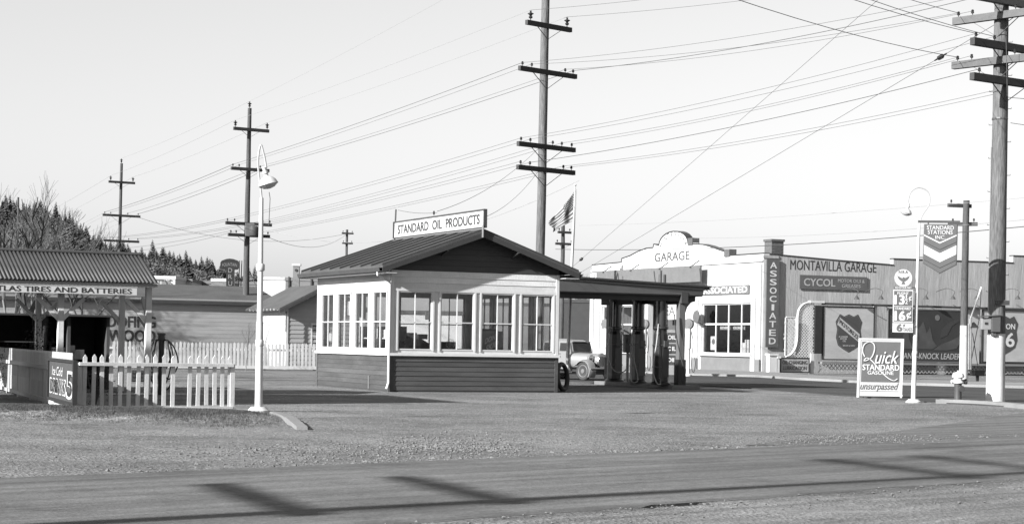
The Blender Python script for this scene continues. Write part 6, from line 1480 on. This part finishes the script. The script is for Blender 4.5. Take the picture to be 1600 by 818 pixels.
# ================================================================== vegetation
def branchy(name, label, base, H, seed, spread=.5, levels=5, r0=.09, mt='bark', cat='tree', lean=(0, 0), trunkfrac=.3):
    rr = random.Random(seed); r = root(name, label, cat, base); tr = MB(); cr2 = MB()
    def grow(p, d, L, rad, lev):
        n_ = 3; pts = [p]; q = p.copy(); dd_ = d.copy()
        for i in range(n_):
            dd_ = (dd_ + Vector((rr.gauss(0, .12), rr.gauss(0, .12), rr.gauss(.05, .08)))).normalized(); q = q + dd_ * L / n_; pts.append(q.copy())
        tgt_ = tr if lev == 0 else cr2
        tgt_.tube(pts, [rad * (1 - .35 * i / n_) for i in range(n_ + 1)], 6 if lev < 2 else 3, caps=False)
        if lev >= levels: return
        for k in range(rr.choice([2, 3, 3, 4]) if lev else rr.choice([3, 4])):
            i = rr.choice([2, 3, 3]) if k else 3; a = rr.uniform(0, 6.28); sp__ = rr.uniform(.35, .8) * spread * 1.6
            side = Vector((math.cos(a), math.sin(a), 0)); nd = (dd_ + side * sp__ + Vector((0, 0, .15))).normalized()
            grow(pts[i].copy(), nd, L * rr.uniform(.62, .86), rad * .6, lev + 1)
    grow(Vector((0, 0, 0)), Vector((lean[0], lean[1], 1)).normalized(), H * trunkfrac, r0, 0)
    part('trunk', tr, M[mt], r, smooth=True); part('crown', cr2, M[mt], r)
    return r
for i, (x, D, H, sd, lab, sp__, l_) in enumerate(((8, 78, 7.2, 3, 'bare leafless tree at the extreme left edge above the shed', .42, (0, 0)), (52, 82, 8.0, 8, 'tall bare tree with upright twigs left of the wide one', .40, (-.05, 0)),
        (88, 84, 7.8, 12, 'wide bare spreading tree above the middle of the shed roof', .62, (.28, 0)), (28, 90, 6.6, 21, 'smaller bare tree behind the two left ones', .5, (0, 0)), (-20, 80, 8.4, 5, 'bare tree just outside the left edge', .5, (0, 0)))):
    p = U(x, 560, D); branchy('bare_tree', lab, (p.x, D, 0), H, sd, sp__, 5, .10, 'bark', lean=l_)
p = U(45, 560, 62); branchy('garden_tree', 'dark crooked trunks rising behind the shed sign on the left', (p.x, 62, 0), 6.5, 31, .7, 4, .16, 'barkdark', lean=(-.2, 0))
p = U(120, 560, 60); branchy('bare_shrub', 'tangled leafless shrub spreading over the dark rack roof', (p.x, 60, .0), 4.2, 44, 1.2, 5, .06, 'barkdark', 'shrub', lean=(.3, 0), trunkfrac=.38)
def leafy(name, label, base, R, H, n_, seed, ls=.032, m='leaf', cat='shrub'):
    rr = random.Random(seed); r = root(name, label, cat, base); st = MB()
    for k in range(7):
        a = rr.uniform(0, 6.28); st.tube([(0, 0, 0), (math.cos(a) * R * .4, math.sin(a) * R * .4, H * .5), (math.cos(a) * R * .6, math.sin(a) * R * .6, H * .95)], [.02, .012, .004], 4)
    part('stems', st, M['barkdark'], r); vs = []; fs = []
    for i in range(n_):
        a = rr.uniform(0, 6.28); q = rr.random() ** .5; z = rr.random()
        p = Vector((math.cos(a) * q * R, math.sin(a) * q * R, H * (.1 + .9 * z * (1 - .25 * q)))); p += Vector((rr.gauss(0, .06), rr.gauss(0, .06), rr.gauss(0, .06)))
        u = Vector((rr.gauss(0, 1), rr.gauss(0, 1), rr.gauss(0, 1))).normalized(); v = u.orthogonal().normalized(); s = ls * rr.uniform(.5, 1.3); j = len(vs)
        vs += [p, p + u * s + v * s * .35, p + u * s * 2, p + u * s - v * s * .35]; fs.append((j, j + 1, j + 2, j + 3))
    me = bpy.data.meshes.new('foliage'); me.from_pydata(vs, [], fs); me.materials.append(M[m]); link(bpy.data.objects.new('foliage', me), r)
for x, D, R, H, n_, lab in ((45, 46, .9, 1.25, 1600, 'dark leafy shrub behind the left fence under the shed'), (62, 45.5, .35, 2.0, 500, 'climbing plant wound round the second shed post'), (150, 38.5, .35, .85, 300, 'thin straggling plant behind the front fence corner')):
    p = U(x, 560, D); leafy('shrub', lab, (p.x, D, 0), R, H, n_, int(x))
p = U(385, 570, 82); branchy('bare_shrub', 'wispy bare bush against the warehouse wall behind the back fence', (p.x, 82, 0), 2.2, 9, .7, 4, .02, 'twig', 'shrub')
# hill and its firs
sky_pts = [(-260, 300), (-60, 312), (0, 318), (30, 322), (60, 332), (100, 340), (125, 357), (150, 372), (180, 378), (215, 388), (240, 384), (262, 396), (300, 402), (330, 410), (350, 424), (372, 436), (395, 444), (440, 458), (520, 480)]
def skyline(px):
    for (a, b), (c_, d) in zip(sky_pts, sky_pts[1:]):
        if a <= px <= c_: return b + (d - b) * (px - a) / (c_ - a)
    return sky_pts[0][1] if px < -260 else 500
DH = 600
def hill_z(X, Y):
    px = 800 + F * X / Y * 1.0 + 2; zt = EYE + (Y0 + (px - 800) * ROLL - skyline(px)) * DH / F - 5.0
    t = max(0, min(1, (Y - 450) / 150)); t = t * t * (3 - 2 * t)
    return max(-.5, zt) * t + noise.noise(Vector((X * .03, Y * .03, 0))) * 2 * t - .3 * (1 - t)
grid_sheet('hill', M['hill'], np.arange(-330, -20, 5.0).tolist(), np.arange(445, 760, 7.0).tolist(), hill_z)
def fir_mesh(seed, H, R, n_=150, lean=0):
    rr = random.Random(seed); vs = []; fs = []
    for i in range(n_):
        t = (i + rr.random()) / n_; z = H * (.12 + .88 * t); rad_ = R * (1 - t) ** .8 * rr.uniform(.6, 1.15) + .12
        a = rr.uniform(0, 6.28); d = Vector((math.cos(a), math.sin(a), 0)); s = Vector((-d.y, d.x, 0)); w = rad_ * rr.uniform(.28, .5); dr = rad_ * rr.uniform(.15, .5)
        j = len(vs); b0 = Vector((0, 0, z))
        vs += [b0, b0 + d * rad_ * .6 + s * w + Vector((0, 0, -dr * .4)), b0 + d * rad_ + Vector((0, 0, -dr)), b0 + d * rad_ * .6 - s * w + Vector((0, 0, -dr * .4))]
        fs += [(j, j + 1, j + 2), (j, j + 2, j + 3)]
    me = bpy.data.meshes.new('crown'); me.from_pydata(vs, [], fs); me.materials.append(M['fir']); return me
firs = [(fir_mesh(s, H, R, n_), MB().tube([(0, 0, -1), (0, 0, H * .95)], [.22, .04], 5).mesh('trunk', M['barkdark'])) for s, H, R, n_ in ((1, 13, 3.6, 260), (2, 11, 3.8, 240), (3, 15, 3.4, 280), (4, 9.5, 4.0, 230), (5, 12, 4.2, 260))]
rr = random.Random(11); cnt = 0
rows = [(600, 6.2), (590, 7), (577, 8.5), (560, 11), (535, 16), (505, 20)]
for Yr, step in rows:
    px = -60
    while px < 432:
        Y = Yr + rr.uniform(-7, 7); X = (px - 802) / F * Y; z = hill_z(X, Y)
        if z > -2 and skyline(px) < 452:
            cm, tm = rr.choice(firs); s = rr.uniform(.32, .68) * (1.25 if rr.random() < .12 else 1)
            r = root('fir_tree', 'dark fir among many alike on the wooded hill beyond the shed', 'tree', (X, Y, z - .5), rr.uniform(0, 6.28), 'firs on the wooded hill')
            r.scale = (s * rr.uniform(.85, 1.2), s * rr.uniform(.85, 1.2), s); part('crown', cm, None, r); part('trunk', tm, None, r); cnt += 1
        px += step * rr.uniform(.6, 1.4)
# undergrowth between the firs
vs = []; fs = []
for i in range(22000):
    px = rr.uniform(-80, 440); Y = rr.uniform(490, 598); X = (px - 802) / F * Y; z = hill_z(X, Y)
    if z < -3: continue
    for k in range(5):
        p = Vector((X + rr.gauss(0, 1.5), Y + rr.gauss(0, 1.5), z + min(2.6, abs(rr.gauss(0, 1.9))))); u = Vector((rr.gauss(0, 1), rr.gauss(0, .6), rr.gauss(0, 1))).normalized(); v = Vector((rr.gauss(0, 1), rr.gauss(0, 1), rr.gauss(0, 1))).normalized(); j = len(vs)
        vs += [p, p + u * .6, p + v * .55]; fs.append((j, j + 1, j + 2))
me = bpy.data.meshes.new('hill_wood'); me.from_pydata(vs, [], fs); me.materials.append(M['fir']); o = link(bpy.data.objects.new('hill_wood', me)); o['kind'] = 'stuff'; tag(o, 'dense dark woodland covering the hill between the firs', 'woodland')
# trees across the street seen under the canopy
for i, (x, D) in enumerate(((888, 165), (910, 160))):
    p = U(x, 560, D); branchy('bare_tree', ['bare tree above the dark building left of the flagpole', 'bare tree above the dark building right of the flagpole'][i], (p.x, D, 0), 7.2, 60 + i, .6, 5, .12, 'bark')
# ================================================================== neighbouring house left of the picture (its shadow falls across the forecourt)
tip = G(725, 628); ZN = 5.8; nc = tip - Vector((math.cos(AZ), math.sin(AZ), 0)) * (ZN / math.tan(EL)); nc.z = 0
nh = root('corner_store', 'two storey clapboard store standing left of the station lot', 'building', nc, TH)
NW, NL = 7.0, 5.3
part('wall', MB().box(-NW, 0, 0, NL, 0, ZN), M['sid'], nh)
for fr, L in ((Fr((-NW, 0, 0), 0), NW), (Fr((0, 0, 0), math.pi / 2), NL)):
    me = clap_mesh(L, .2, M['sid'], .03)
    for k in range(28): part('board', me, M['sid'], nh, fr.at(0, -.002, .1 + k * .2), fr.rz)
    for z in (1.0, 3.6):
        for k in range(2): window(nh, fr, L * (.18 + k * .4), L * (.18 + k * .4) + 1.0, z, z + 1.5, 2, 2, M['white'], M['darkglass'], .07, .04, -.05, .06)
part('parapet', MB().box(-NW - .06, .06, -.06, NL + .06, ZN - .1, ZN), M['soot'], nh)
print('objects', len(bpy.data.objects), 'firs', cnt)
